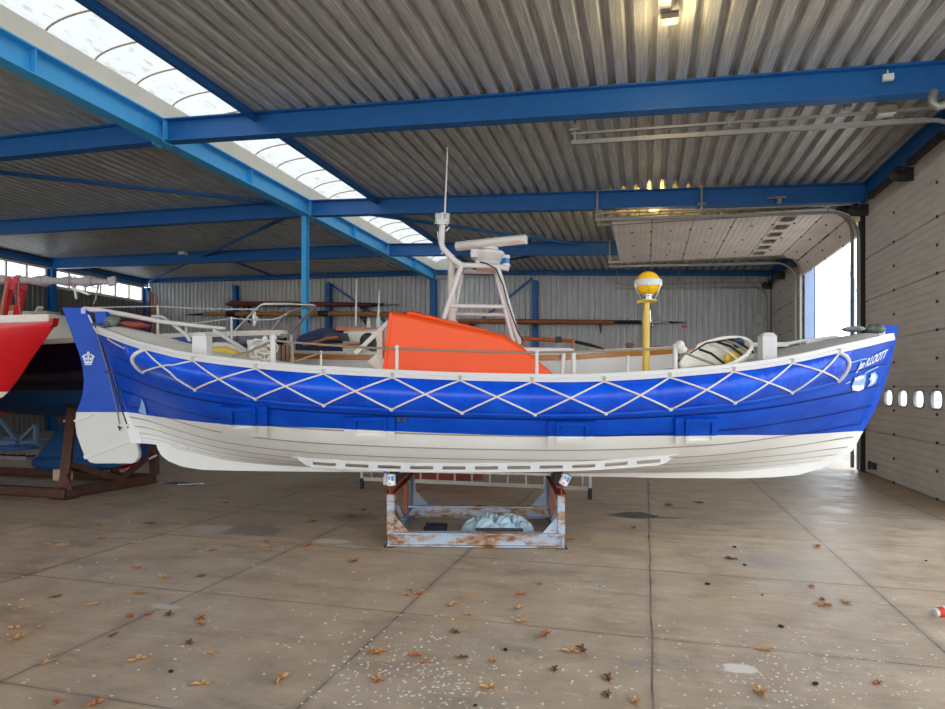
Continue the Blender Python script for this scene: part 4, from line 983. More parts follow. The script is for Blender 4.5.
obj('keel_fin', MB().prism([(-.95, -.06, .42), (.72, -.06, .42), (.42, -.06, 1.3), (-.1, -.06, 1.3)], (0, .12, 0)), BOTBLUE, nv_, bevel=.03)
obj('keel_bulb', MB().lathe((-1.0, 0, .375), [(.02,0),(.09,.06),(.13,.25),(.14,.7),(.12,1.2),(.07,1.6),(.02,1.78)], 16, (1,0,0)), BOTBLUE, nv_, smooth=50)
tr = MB().prism([(-3.2,-.62,2.24),(.95,-.55,2.28),(.75,-.45,2.58),(.2,-.42,2.70),(-3.2,-.5,2.72)], (0,0.001,0)); 
rows = []
for w, k in ((-.62,0), (-.55,.85), (-.45,1), (0,1.06), (.45,1), (.55,.85), (.62,0)):
    rows.append([(u, w*(1-.12*max(0, u+1)/2), 2.24+(zz)*k) for u, zz in ((-3.4,.0),(-3.35,.66),(-1.6,.68),(-.75,.64),(-.52,.44),(-.35,.0))])
obj('cabin', MB().grid(rows), OFFW, nv_, smooth=30)
obj('cabin_handrail', MB().beam((-3, -.4, 2.975), (-.85, -.42, 2.95), .04, .05), WOOD, nv_, label='varnished handrail on the cabin roof')
for k in range(4): obj('handrail_block', MB().box((-2.8+k*.62, -.41, 2.925), (.08, .03, .08)), WOOD, nv_)
for w in (-1, 1):
    ps = [onY(270.7, 329, NY-.35*1), onY(288, 312, NY-.3), onY(314.5, 305, NY-.05)] if w < 0 else None
P = lambda x, y, Y: onY(x, y, Y)-Vector((NX, NY, 0))
obj('pulpit', MB().tube([P(229,337,8.05), P(259.6,305.8,8.05), P(264,304.2,8.05), P(290,304,8.2), P(313,304.8,8.33), P(315,306,8.35), P(312,309,8.4), P(291,333,8.5)], .022, 8), STEEL, nv_, smooth=60)
obj('pulpit', MB().tube([P(270,333,8.6), P(283,316,8.6), P(288,312.3,8.6), P(300,308.5,8.5), P(314,305.3,8.36)], .02, 8), STEEL, nv_, smooth=60)
obj('pulpit', MB().tube([P(253,305.5+3,8.05), P(254,325,8.05)], .012, 6), STEEL, nv_); 
for x, y0, y1 in ((157.8, 305, 340), (186, 325, 345), (231.5, 317, 340)): obj('lifeline_stanchion', MB().tube([P(x, y1, 7.75), P(x, y0, 7.75)], .018, 8), WHITE, nv_, smooth=60)
for pts in ([(90,307.5),(157.8,306.3),(205,308.8),(258,309.5)], [(190,323.5),(209,321.5),(231.5,318.3),(256,320),(273,319.6),(287,314.5)]): obj('lifeline_wire', MB().tube([P(x, y, 7.75) for x, y in pts], .009, 5), WHITE, nv_)
obj('snap_hook', MB().tube([P(255,312,8), P(256,322,8), P(254,326,8)], .014, 6).sphere(P(256,318.5,8), .035, 8, 6), ROPE, nv_)
# brown cradle below it -----------------------------------------------------------------------
bc = thing('boat_cradle', 'rusty brown steel cradle under the navy yacht', 'cradle', (-8.27, 7.4, 0))
y2 = 1.66; xl = -4.2
obj('front_beam', MB().ibeam((xl, 0, .075), (0, 0, .075), .12, .15, .016, .014), RUST, bc); obj('back_beam', MB().ibeam((xl, y2, .075), (.12, y2, .075), .12, .15, .016, .014), RUST, bc)
obj('side_beam', MB().ibeam((.0, .06, .08), (.14, y2-.06, .08), .12, .15, .016, .014), RUST, bc); obj('side_beam', MB().ibeam((xl, .06, .08), (xl, y2-.06, .08), .12, .15, .016, .014), RUST, bc)
obj('foot_plate', MB().box((-.02, .0, .005), (.32, .26, .01)), RUST, bc)
def wl_(x, y, Y): return onY(x, y, Y)-Vector((-8.27, 7.4, 0))
t0, t1 = wl_(64, 487, 7.44), wl_(72.5, 408, 7.75); 
obj('corner_post', MB().beam(t0, t1, .12, .1), RUST, bc); obj('corner_post', MB().beam(t0+(t1-t0)*.5, t1, .085, .08), REDOX, bc, label='red oxide inner post')
obj('post_base', MB().prism([t0+Vector((-.16,-.01,-.04)), t0+Vector((.17,-.01,-.04)), t0+Vector((.05,-.01,.2)), t0+Vector((-.05,-.01,.2))], (0,.02,0)), RUST, bc)
obj('hull_pad', MB().box(t1+Vector((-.02,.02,.03)), (.16,.14,.1)), DARK, bc, bevel=.02); obj('paper_tag', MB().box(t1+Vector((-.06,-.06,-.2)), (.1,.012,.035)), WHITE, bc)
for q0, q1 in (((-3.9,.05,.14),(-3.95,.35,1.2)), ((-3.9,1.6,.14),(-3.95,1.3,1.2))): obj('corner_post', MB().beam(q0, q1, .1, .1), RUST, bc)
obj('rear_post', MB().beam((.1, y2, .15), (.1, y2-.02, .7), .12, .1), RUST, bc); obj('corner_post', MB().beam((-.75, y2+.02, .14), (-.75, y2-.38, 1.22), .1, .1), RUST, bc)
m0 = (.07, .95, .16)
obj('brace', MB().beam(t0+(t1-t0)*.3, m0, .06, .09), RUST, bc); obj('brace', MB().beam(m0, (.1, y2-.02, .52), .06, .08), RUST, bc); obj('brace', MB().beam((-.05,.1,.45), (-1.2,1.5,.15), .05, .06), RUST, bc)
obj('brace', MB().beam((-1.4, .0, .15), (-.95-1.2, .1, .6), .06, .08), RUST, bc)
obj('red_bar', MB().beam(wl_(112,468.5,8.9), wl_(139,464.5,9.0), .05, .07), RED, bc, label='bright red bar'); obj('red_bar', MB().beam(wl_(139,464.5,9.0), wl_(156,454,9.03), .06, .05), RED, bc)
obj('silver_bar', MB().beam(wl_(126,470,8.7), wl_(157,455,9.0), .05, .03), alu, bc)
wb = tag(obj('wooden_block', MB().box((0,0,.09), (.22,.18,.18)), mat('pale_wood', lin(206, 180, 140), .7, 0, .15, 9), None, bevel=.008), 'pale wooden block wedged beside the blue bulb keel of the yacht', 'wooden block'); p = onY(57.5, 470, 7.98); wb.location = (p.x, 8.08, .15); 
bp = tag(obj('blue_crate', MB().box((0,0,.12), (.30,.3,.24)).box((0,-.16,.2), (.32,.03,.06)), BTARP, None, bevel=.02), 'bright blue plastic crate on the floor behind the brown cradle post', 'crate'); p = fl(145, 468); bp.location = (p.x-.1, p.y+.3, 0)
bp.scale = (1.2, 1, 1); bp.location = (-9.45, 11.6, 0)
bp.location = tuple(fl(145.5, 461)); bp.data.transform(Matrix.Diagonal((1.35, 1, 1.9, 1))); bp.scale = (1,1,1)
# red boat at the frame's edge ------------------------------------------------------------------
RX, RY = -7.0, 6.1
rb_ = thing('fishing_boat', 'red wooden boat with cream bulwark whose raking bow enters the picture', 'boat', (RX, RY, 0))
st = [(-6.0, .85, .8, 2.3), (-4.0, .92, .76, 2.30), (-2.5, .82, .85, 2.34), (-1.6, .66, 1.1, 2.37), (-.72, .36, 1.58, 2.41), (-.3, .17, 2.04, 2.43), (.0, .03, 2.36, 2.45)]
hb_m, dk_m, S_, us_ = yacht_hull(st, 1.6, 1.2); obj('hull', hb_m, two_tone('red_hull', lin(206, 20, 30), lin(120, 40, 36), 1.5, (lin(236, 230, 216), 1.555, .035)), rb_, smooth=40); obj('deck', dk_m, OFFW, rb_)
for q in rail(S_, us_, .09, .07): obj('bulwark', q, OFFW, rb_, smooth=30)
obj('stem_head', MB().prism([(-.12,-.04,2.36),(.03,-.04,2.40),(.06,-.04,2.49),(-.12,-.04,2.46)], (0,.08,0)), RED, rb_); obj('breast_hook', MB().box((-.12,0,2.555), (.26,.2,.03)), mat('grey_capping', lin(140, 132, 124), .7), rb_); obj('anchor_chock', MB().beam((-.18,-.05,2.56), (-.10,-.08,2.62), .06, .03), mat('grey_chock', lin(170, 164, 150), .7), rb_)
obj('crutch_leg', MB().beam((-.76,-.05,2.42), (-.63,-.05,2.93), .05, .08), RED, rb_, label='red mast crutch leg'); obj('crutch_leg', MB().beam((-.66,.05,2.42), (-.54,.05,2.93), .05, .08), RED, rb_)
obj('crutch_head', MB().prism([(-.69,-.07,2.86),(-.49,-.07,2.86),(-.47,-.07,3.01),(-.53,-.07,3.01),(-.58,-.07,2.955),(-.62,-.07,3.01),(-.68,-.07,3.01)], (0,.14,0)), RED, rb_)
obj('crutch_line', MB().tube([(-.60,-.1,2.96), (-.66,-.1,2.75), (-.71,-.1,2.5)], .01, 5), ROPED, rb_)
obj('rail_wire', MB().tube([(-.42,-.1,2.94), (-.40,-.12,2.75), (-.36,-.12,2.5)], .006, 5), ROPED, rb_); obj('red_line', MB().tube([(-.46,-.1,2.92), (-.44,-.13,2.8), (-.42,-.1,2.66)], .018, 5), mat('red_cord', lin(140, 66, 66), .9), rb_)
rs = MB()
for x in (-4.6, -2.6):
    pass
rst = thing('boat_stand', 'timber stand under the red boat', 'stand', (RX-3.4, RY, 0))
for x in (-1, 1): obj('post', MB().box((x, -.0, .36), (.2,.25,.72)), WOODT, rst)
obj('sill', MB().box((0, 0, .05), (2.4,.3,.1)), WOODT, rst)
# lowered mast with furled sail lying in the crutch
spar = thing('furled_mast', 'grey lowered mast wrapped in furled sailcloth resting in the red crutch', 'mast', (RX, RY, 0))
p0, p1 = Vector((-3.4, 0, 3.16)), Vector((.84, 0, 2.895)); pts = [p0+(p1-p0)*(i/40) for i in range(41)]
obj('sail_bundle', MB().tube(pts, [.052+.012*math.sin(i*1.9)+.008*math.sin(i*5.1)-(.03 if i == 40 else 0) for i in range(41)], 10), SAIL, spar, smooth=60)
for i in (3, 9, 16, 22, 27, 31, 35, 38): obj('sail_tie', MB().tube([pts[i]+Vector((0, .066*math.cos(a), .066*math.sin(a))) for a in [2*math.pi*k/12 for k in range(12)]], .007, 5, closed=True), ROPED, spar)
obj('mast_fitting', MB().beam((.3,.02,2.9), (.34,.02,2.72), .02, .02).beam((.36,-.06,2.84), (.6,-.05,2.755), .03, .025), WHITE, spar); obj('mast_fitting', MB().beam(p1, p1+Vector((.1,0,.02)), .03, .1), mat('grey_fitting', lin(150, 146, 150), .5), spar); obj('halyard', MB().tube([p1+Vector((-.1,-.05,-.04)), p1+Vector((-.14,-.05,-.2)), p1+Vector((-.17,-.05,-.26))], .01, 5), ROPED, spar)
# white wooden sloop behind the lifeboat -----------------------------------------------------------
W0 = 4.05
sl = thing('wooden_sloop', 'pale grey wooden sloop with varnished rubbing strake standing behind the lifeboat', 'sailing boat', inb((0, W0, 0)), BROT)
L = lambda x, y, w=0: bl(x, y, W0+w)-Vector((0, W0, 0))
uA, uB = L(287, 350, -.4).x, L(677, 350, 0).x
st = [(uA, .55, 1.1, 2.24), (uA+.8, .85, .78, 2.20), (-.8, 1.05, .6, 2.17), (1.2, 1.0, .6, 2.17), (uB-1.3, .72, .75, 2.23), (uB-.4, .28, 1.2, 2.29), (uB, .03, 1.55, 2.33)]
hb_m, dk_m, S_, us_ = yacht_hull(st, 2.2, 1.5); obj('hull', hb_m, two_tone('pale_grey_hull', lin(232, 230, 226), lin(130, 60, 48), 1.1), sl, smooth=40); obj('deck', dk_m, mat('grey_wood_deck', lin(160, 150, 134), .7), sl)
for q in rail(S_, us_, .05, .06): obj('toe_rail', q, OFFW, sl, smooth=30)
for sd in (-1, 1):
    rows = []
    for i in range(31):
        u = us_[0]+(us_[-1]-us_[0])*i/30; B, z = max(.02, S_(u, 1)), S_(u, 3); rows.append([(u, sd*(B+a), z+b) for a, b in ((-.02,-.0),(.035,-.01),(.035,-.085),(-.03,-.09),(-.02,0))])
    obj('rubbing_strake', MB().grid(rows), mat('honey_varnish', lin(190, 122, 50), .3, 0, .2, 6, stretch=(1,12,12)), sl, label='honey varnished rubbing strake')
obj('keel', MB().prism([(x, -.12, z) for x, z in ((L(394,478).x, .0), (L(481,478).x, .0), (L(500,478).x, .75), (L(380,478).x, .75))], (0,.24,0)), mat('red_keel_paint', lin(150, 70, 54), .8, 0, .2), sl)
obj('cabin', MB().grid([[(x, w, 2.2+h*k) for x, h in ((L(349,340).x,.0),(L(350,340).x,.43),(L(392,340).x,.47),(L(520,340).x,.3),(L(523,340).x,.0))] for w, k in ((-.55,0),(-.5,.9),(-.35,1),(.35,1),(.5,.9),(.55,0))]), CREAMDECK, sl, smooth=30)
obj('cabin_rail', MB().beam(L(336.5,328.3,-.3), L(378,331,-.3), .05, .07), mat('orange_varnish', lin(206, 104, 48), .35), sl)
hd = MB(); rows = []
for k in range(9):
    a = math.pi*k/8; rows.append([(x, .62*math.cos(a)*(1 if i else .9), 2.2+h*math.sin(a)**.6) for i, (x, h) in enumerate(((L(304,340).x,.0),(L(306,340).x,.40),(L(325,340).x,.52),(L(343,340).x,.47),(L(352,340).x,.0)))])
obj('spray_hood', hd.grid(rows), TARP, sl, smooth=50, label='navy canvas spray hood'); obj('hood_window', MB().prism([L(322,341,-.66), L(324,333.5,-.64), L(347,333,-.64), L(350,341,-.66)], (0,.02,0)), mat('dark_vinyl_window', lin(60, 66, 78), .25), sl)
obj('tiller', MB().tube([L(303,345,-.8), L(318,341.5,-.8), L(327,338.2,-.8), L(338,337.7,-.8)], .026, 8), WOOD, sl, smooth=60)
obj('hatch_rail', MB().tube([L(318,345.5,-.75), L(335,345,-.75), L(352,344,-.75), L(372,343,-.75)], .025, 6), WOOD, sl); obj('winch', MB().lathe(L(353,346,-.4), [(.09,-.12),(.09,0),(.06,.04),(.08,.1),(.02,.12)], 12), STEEL, sl)
for pts in ([(349,333),(351.5,341)], [(355,333),(352,341)], [(362,332),(355.5,343)]): obj('hood_stay', MB().tube([L(x, y, -.4) for x, y in pts], .018, 6), OFFW, sl)
obj('outboard_motor', MB().sphere(L(368,341,-.75), .14, 14, 10, (1,.8,1)).prism([L(364,346,-.8), L(376,341,-.8), L(378,352,-.8), L(374,354,-.8)], (0,.12,0)), mat('dark_grey_cowl', lin(62, 58, 56), .5), sl, smooth=40)
for x, y0, y1, r in ((356.3, 279, 326, .013), (379, 289, 314, .013)): obj('whip_antenna', MB().tube([L(x-.6, y1, -.1), L(x+.3, y0, -.1)], [r*1.5, r*.8], 6), PLASTIC, sl)
obj('antenna_base', MB().lathe(L(378.3, 325, -.1), [(.04,-.05),(.045,.02),(.03,.14),(.015,.2)], 10), PLASTIC, sl); obj('cabin_lamp', MB().lathe(L(368.7,326.5,-.1), [(.05,-.02),(.03,.05),(.03,.1),(.04,.12),(.02,.15)], 10), PLASTIC, sl)
obj('boom', MB().tube([L(521,338.3), L(548,339.8), L(573,340.8)], .035, 8), mat('orange_spar_varnish', lin(190, 92, 46), .35), sl, label='orange varnished spar end'); obj('boom_crutch', MB().beam(L(572.5,340.5), L(573,352), .05, .05), WOOD, sl); obj('boom_fitting', MB().box(L(558.5,339.6), (.1,.12,.1)), DARK, sl)
obj('boom_crutch', MB().beam(L(524,338.5), L(524,352), .05, .05), WOOD, sl)
obj('spare_spar', MB().tube([L(575,341.5,.3), L(590,345,.3), L(604,349,.3)], [.03,.03,.015], 8), DARK, sl); obj('bowsprit', MB().beam(L(660,351), L(704.5,351.8), .08, .07), mat('orange_bowsprit', lin(214, 138, 60), .35), sl, label='orange varnished bowsprit')
for x, y in ((630,344.5),(655,347.5),(661,347)): obj('cleat', MB().box(L(x, y+1.5, -.1), (.1,.05,.1)).box(L(x, y, -.1), (.16,.04,.03)), WOODD, sl)
# another red-bottomed boat far behind on a blue trestle
fr_ = thing('far_boat', 'red-bottomed boat on a grey blue trestle behind the navy yacht', 'boat', fl(-22, 444))
st = [(-2.0, .9, .9, 2.1), (-1.2, 1.15, .74, 2.1), (0, 1.1, .72, 2.1), (1.0, .7, .8, 2.1), (1.5, .3, 1.0, 2.12), (1.8, .03, 1.3, 2.15)]
hb_m, dk_m, S_, us_ = yacht_hull(st, 2.4, 1.7); obj('hull', hb_m, two_tone('far_hull', lin(28, 30, 36), lin(176, 78, 70), 1.05), fr_, smooth=40); obj('deck', dk_m, OFFW, fr_)
for a, b in (((-1.6,-.3,.1),(2.6,-.3,.1)), ((-1.6,.6,.1),(2.6,.6,.1)), ((-1.2,-.3,.1),(-1.2,-.3,.8)), ((1.2,-.3,.1),(1.2,-.3,.75)), ((1.2,-.3,.75),(1.9,-.3,.12)), ((1.9,-.3,.12),(2.5,-.3,.6)), ((2.5,-.3,.6),(2.5,-.3,.1)), ((-1.2,-.3,.75),(1.2,-.3,.75))): obj('trestle_bar', MB().beam(a, b, .1, .13 if a[2] == b[2] else .09), mat('grey_blue_trestle', lin(104, 132, 160), .6), fr_)
for x in (-1.2, 2.2): obj('cross_bar', MB().beam((x,-.3,.1),(x,.6,.1),.1,.1), mat('grey_blue_trestle', lin(104, 132, 160), .6), fr_)
# ladder and cloth on the floor there
l2 = thing('ladder', 'ladder lying flat on the floor at the edge of the picture behind the brown cradle', 'ladder', fl(10, 458))
for dy in (-.22, .22): obj('stile', MB().beam((-2, dy, .04), (.75, dy, .04), .04, .07), alu, l2)
for k in range(9): obj('rung', MB().tube([(-1.9+k*.3, -.22, .05), (-1.9+k*.3, .22, .05)], .025, 6), BLACK, l2)
c2 = thing('blue_cloth', 'crumpled blue cloth on the floor beyond the flat ladder', 'cloth', fl(17, 449)); obj('cloth_folds', heap('h', 0, 0, .5, .35, .14, None, 8, 26), mat('mid_blue_cloth', lin(66, 106, 176), .8), c2, smooth=50)
mt = thing('floor_mat', 'grey sheet with a white edge lying flat on the floor below the stern', 'mat', fl(182, 484.5)); obj('mat_sheet', MB().box((0,.0,.008), (.62,.3,.015)), mat('grey_mat', lin(98, 98, 100), .7, 0, .2), mt); obj('white_edge', MB().beam((.02,-.13,.018), (.36,.10,.018), .05, .012), WHITE, mt)
# ================================================================= GEAR LYING ON THE LIFEBOAT
rs = thing('rescue_float', 'cream oval float with dark straps leaning on the lifeboat deck near the bow', 'float', BOATLOC, BROT)
A, B = bl(682, 366.5, -.62), bl(749.5, 341.5, -.62); C_ = (A+B)/2; ax = (B-A)/2; upv = Vector((-.06, .12, .105)); nrm = ax.normalized().cross(upv).normalized()
if nrm.y < 0: nrm = -nrm
def ov(a, k=1.0, d=0): return C_+ax*math.cos(a)*k+upv*math.sin(a)*k*(1.15 if math.cos(a) > -.2 else .9)+nrm*d
obj('rim', MB().tube([ov(2*math.pi*k/36) for k in range(36)], .022, 8, closed=True), CREAMDECK, rs, smooth=60)
obj('float_shell', MB().grid([[ov(2*math.pi*k/36, r, d) for k in range(37)] for r, d in ((1.0,.0),(.9,.05),(.6,.075),(.02,.08))]).grid([[ov(2*math.pi*k/36, r, d) for k in range(37)] for r, d in ((1.03,.01),(.95,.09),(.6,.11),(.02,.11))]), CREAMDECK, rs, smooth=50)
for k, mm_ in ((-.25, BLACK), (.12, ROPE), (.32, BLACK), (.5, ROPED), (.6, BLACK)):
    obj('strap', MB().tube([C_+ax*(k+.06*i)+upv*(.95-.47*i)+nrm*(-.03+.02*abs(i-2)) for i in range(5)], .013, 6), mm_, rs, smooth=60)
obj('strap', MB().tube([A+upv*.5, C_+upv*.95-nrm*.03, B+upv*.6-ax*.2], .009, 6), BLACK, rs)
for k, h in ((.2, .07), (.36, .08), (.5, .07)): obj('yellow_bag', MB().sphere(C_+ax*k-upv*.5+nrm*.03, .042, 10, 8, (.8, .5, h/.055)), mat('yellow_bag_cloth', lin(214, 178, 40), .6), rs, smooth=60)
obj('blue_bag', MB().sphere(C_+ax*.74+upv*.2-nrm*.0, .055, 12, 9, (1.1,.7,1)), mat('blue_bag_cloth', lin(44, 66, 110), .7), rs, smooth=60)
obj('white_prop', MB().prism([bl(x, y, -.5) for x, y in [(737,366),(740,358),(748,348),(752,346),(755,352),(752,366)]], (0,.25,0)), WHITE, rs)
def deck_z(u, v):
    t = t_of(u); z = z_s(t)+(.05 if abs(t) < .5 else .05-.04*min(1, (abs(t)-.5)/.2)); B = max(.01, Bt(t)-.06); return z+cam_f(t)*min(1, B/.5+.2)*(1-min(1, abs(v)/B)**2.2)
def bundle(name, label, x0, x1, y0, y1, w, m, seed, cat_):
    a, b = bl(x0, y1, w), bl(x1, y0, w); t = thing(name, label, cat_, inb(((a.x+b.x)/2, w, max(deck_z(a.x, w), deck_z(b.x, w))-.01+(.02 if seed == 4 else 0))), BROT); rnd = random.Random(seed); mb = MB(); W, H = (b.x-a.x)/2, (b.z-a.z)
    rows = []
    for i in range(13):
        f = i/12; rr = math.sin(math.pi*min(.97, max(.03, f)))**.5
        rows.append([(W*(-1+2*f), .12*rr*math.cos(q)*(1+.2*math.sin(3*q+i)), H*.5+H*.5*rr*math.sin(q)*(1+(.6 if seed != 4 else .1)*math.sin(2*q+i*2.3+seed)*math.sin(i*1.1+seed))) for q in [2*math.pi*k/14 for k in range(15)]])
    obj('canvas_folds', mb.grid(rows), m, t, smooth=60); return t
GC = mat('grey_green_canvas', lin(112, 124, 116), .85, 0, .25, 12); GF = mat('grey_fender_vinyl', lin(150, 152, 154), .5, 0, .1)
bundle('canvas_bundle', 'grey green canvas bundle on the lifeboat bow behind the stem head', 866, 884, 329.5, 337.5, -.08, GC, 1, 'canvas')
bundle('fender', 'grey fender lying on the lifeboat foredeck beside the canvas bundle', 843, 865, 333.5, 339.5, .0, GF, 4, 'fender')
bundle('canvas_bundle', 'grey green canvas bundle on the lifeboat stern next to the rudder', 106, 121, 320.5, 331, -.1, GC, 5, 'canvas')
p = bl(132, 330.5, -.05); p.z = deck_z(p.x, p.y)+.03; rc = thing('red_cloth', 'faded red cloth lying on the lifeboat afterdeck', 'cloth', inb(p), BROT); obj('cloth_sheet', MB().grid([[(-.11+.24*i/6+.03*j/4, -.12+.24*j/4, .012+.006*math.sin(i*1.3+j)-.045*i/6+.012*j) for i in range(7)] for j in range(5)]).grid([[(-.11+.24*i/6+.03*j/4, -.12+.24*j/4, .0+.006*math.sin(i*1.3+j)-.045*i/6+.012*j-.006*(j > 0)) for i in range(7)] for j in range(5)], True), mat('faded_red_cloth', lin(200, 92, 84), .9), rc)
# ================================================================= ON THE WALLS AND THE ROOF
def spar_on_wall(label, name, segs, Y=23.1, cat_='spar'):
    o = onY(segs[0][0][0], segs[0][0][1], Y); t = thing(name, label, cat_, o)
    for nm, m, pts in segs[1:] if isinstance(segs[0][0], tuple) and len(segs[0]) == 1 else segs:
        obj(nm, MB().tube([onY(x, y, Y)-o for x, y, r in pts], [r for x, y, r in pts], 10), m, t, smooth=60)
    return t
spar_on_wall('dark red-brown varnished spar on the back wall, topmost of the three', 'spar', [((226,304),), ('spar_pole', WOODD, [(226,304.2,.05),(232,303.6,.13),(243,303.8,.11),(300,304,.10),(371,304.6,.08)]), ('spar_end', DARK, [(371,304.6,.07),(384,304.6,.05)]), ('end_fitting', STEEL, [(384,304.6,.04),(399,304.4,.03)])])
spar_on_wall('tan wooden mast with dark sleeves on the back wall above the cream boat gear', 'spar', [((187,314.5),), ('spar_tip', DARK, [(186,314.8,.02),(204,314.2,.06)]), ('spar_pole', WOODT, [(204,314.2,.07),(227,313.8,.09),(330,313.6,.10),(420,314.4,.10)]), ('sleeve', DARK, [(227,313.7,.11),(236,313.7,.12)]), ('sleeve', DARK, [(319,313.6,.12),(329,313.6,.12)])], 23.05)
spar_on_wall('long orange-brown mast with black and silver tip on the back wall behind the radar mast', 'spar', [((440,321.5),), ('spar_pole', mat('orange_brown_spar', lin(160, 92, 52), .4, 0, .15, 6), [(430,320.6,.09),(520,321.4,.095),(614,322.2,.08)]), ('sleeve', BLACK, [(614,322.2,.07),(641,322.1,.065)]), ('spar_tip', STEEL, [(641,322.1,.05),(669,322.2,.04)]), ('spar_tip', DARK, [(669,322.2,.04),(686,322.6,.015)]), ('crosstree', STEEL, [(627.5,318.5,.025),(627.5,325.5,.025)]), ('crosstree', STEEL, [(652.5,316.5,.03),(652.5,326.5,.03)])])
rt = tag(obj('red_flag', MB().box((0,0,0), (.18,.02,.07)).beam((-.08,0,.03), (-.08,0,.17), .012, .012), RED), 'small red tag hanging from the tip of the orange-brown mast', 'tag'); rt.location = onY(684.5, 326.6, 23.1)
for x, ys in ((245, (306.5, 316.5)), (301, (306.8, 316.5)), (362, (307.2, 317)), (470, (324,)), (535, (324.5,)), (600, (325,))):
    m = MB(); p = onY(x, min(ys)-4, 23.2); q = onY(x, max(ys)+5, 23.2); m.beam((p.x, YB-.02, q.z), (p.x, YB-.02, p.z), .06, .05)
    for y in ys: a = onY(x, y, 23.1); m.beam((a.x, YB-.02, a.z-.02), (a.x, 22.95, a.z-.02), .05, .04); m.beam((a.x, YB-.02, a.z-.25), (a.x, 22.98, a.z-.03), .04, .03)
    obj('spar_bracket', m, DARK, bpy.data.objects['wall_back'])
pl = 0
for lb, x0, y0, x1, y1, mm_, r in (('dark red oar leaning in the far corner beside the corner column', 150.3, 330, 149.8, 292, WOODD, .05), ('brown boathook leaning in the far corner next to the dark red oar', 157, 332, 156, 296, WOOD, .035)):
    a, b = onY(x0, y0, 23.0), onY(x1, y1, 23.2); a0 = Vector((a.x, 22.6, 0)); t = thing('oar' if pl == 0 else 'boathook', lb, 'oar' if pl == 0 else 'boathook', a0); pl += 1
    obj('shaft', MB().tube([(0,0,0), b-a0], r, 8), mm_, t); obj('blade', MB().beam((b-a0)*.78, b-a0, .16, .04), mm_, t)
sb = tag(obj('switch_box', MB().box((0,0,0), (.30,.12,.34)), mat('grey_plastic_box', lin(196, 190, 182), .5), None, bevel=.015), 'square pale grey switch box on the back wall near the far door', 'switch box'); sb.location = onY(759, 318.5, YB-.01)
# floodlights
GLOW = emit('lamp_glow', lin(255, 206, 96), .9)
HOUS = mat('lamp_housing', lin(120, 112, 100), .5, .3)
def flood(loc, label, lit, down=(0,0,-1), s=1.0, zr=None):
    loc = Vector(loc)-Vector((0,0,.02*s+.006)); t = thing('floodlight', label, 'floodlight', loc); t.scale = (s,)*3
    obj('lamp_housing', MB().box((0,0,-.11), (.30,.2,.10)).box((0,0,-.17), (.34,.24,.03)), HOUS, t, bevel=.012); obj('lamp_glass', MB().box((0,0,-.19), (.27,.18,.012)), GLOW if lit else PLASTIC, t); obj('bracket', MB().box((-.16,0,-.05), (.015,.04,.14)).box((.16,0,-.05), (.015,.04,.14)).box((0,0,.01), (.33,.06,.02)), GALV, t)
    obj('conduit', MB().tube([(0,.1,-.02), (0,1.0,.0)], .012, 6), GALV, t); return t
p = onY(670.5, 7, 7.12); flood((p.x, 7.28, ztop(p.x)), 'lit warm floodlight under the roof at the top edge of the picture', True, s=.55)
p = onY(887, 103, 9.2); fq = flood((p.x, 9.25, 5.31), 'unlit pale floodlight hanging below the front roof beam near the door', False, s=.75); fq.rotation_euler = (0,0,0); obj('hang_rod', MB().beam((0,-.12,.0), (0,-.12,.16), .03, .03), GALV, fq)
p = onY(654, 214, 14.9); flood((p.x, 14.9, ztop(p.x)), 'lit yellow floodlight on the roof above the raised door', True, s=.7)
p = atD(195, 268, 22.5); flood((p.x, p.y, ztop(p.x)), 'lit warm lamp under the far roof between the brace and the back wall', True, s=1.3)
p = atD(183, 265, 22.0); cl_ = tag(obj('junction_box', MB().box((0,0,-.05), (.25,.2,.1)), PLASTIC), 'small white box under the far roof next to the lit lamp', 'junction box'); cl_.location = (p.x, p.y, ztop(p.x))
jb = tag(obj('junction_box', MB().box((0,0,0), (.12,.06,.08)).tube([(.0,.0,.04),(.0,.02,.1)], .012, 6), PLASTIC, None, bevel=.006), 'small white junction box on the face of the front roof beam', 'junction box'); p = onY(888, 77.5, 8.9); jb.location = p
dp = tag(obj('drain_pipe', MB().tube([onY(945,104,8.75)+Vector((.52,0,.12)), onY(945,104,8.75), onY(938,107,8.75), onY(933,104,8.75), onY(932,99,8.75), onY(934,92,8.8)], .05, 10), GALV, None, smooth=60), 'curved grey pipe under the front roof beam at the edge of the picture', 'pipe')
ln = bpy.data.lights.new('lamp', 'POINT'); ln.energy = 22; ln.color = (1, .72, .22); ln.shadow_soft_size = .12; lo_ = bpy.data.objects.new('lamp_light', ln); COL.objects.link(lo_); p = onY(654, 214, 14.9); lo_.location = (p.x, 14.9, ztop(p.x)-.2)
for (px, py, Y, e) in ((670, 7, 7.28, 7), (195, 268, None, 18)):
    q = onY(px, py, Y) if Y else atD(px, py, 22.5); l2_ = bpy.data.lights.new('lamp', 'POINT'); l2_.energy = e; l2_.color = (1, .78, .4); l2_.shadow_soft_size = .12; oo = bpy.data.objects.new('lamp_light', l2_); COL.objects.link(oo); oo.location = (q.x, q.y, ztop(q.x)-.26)
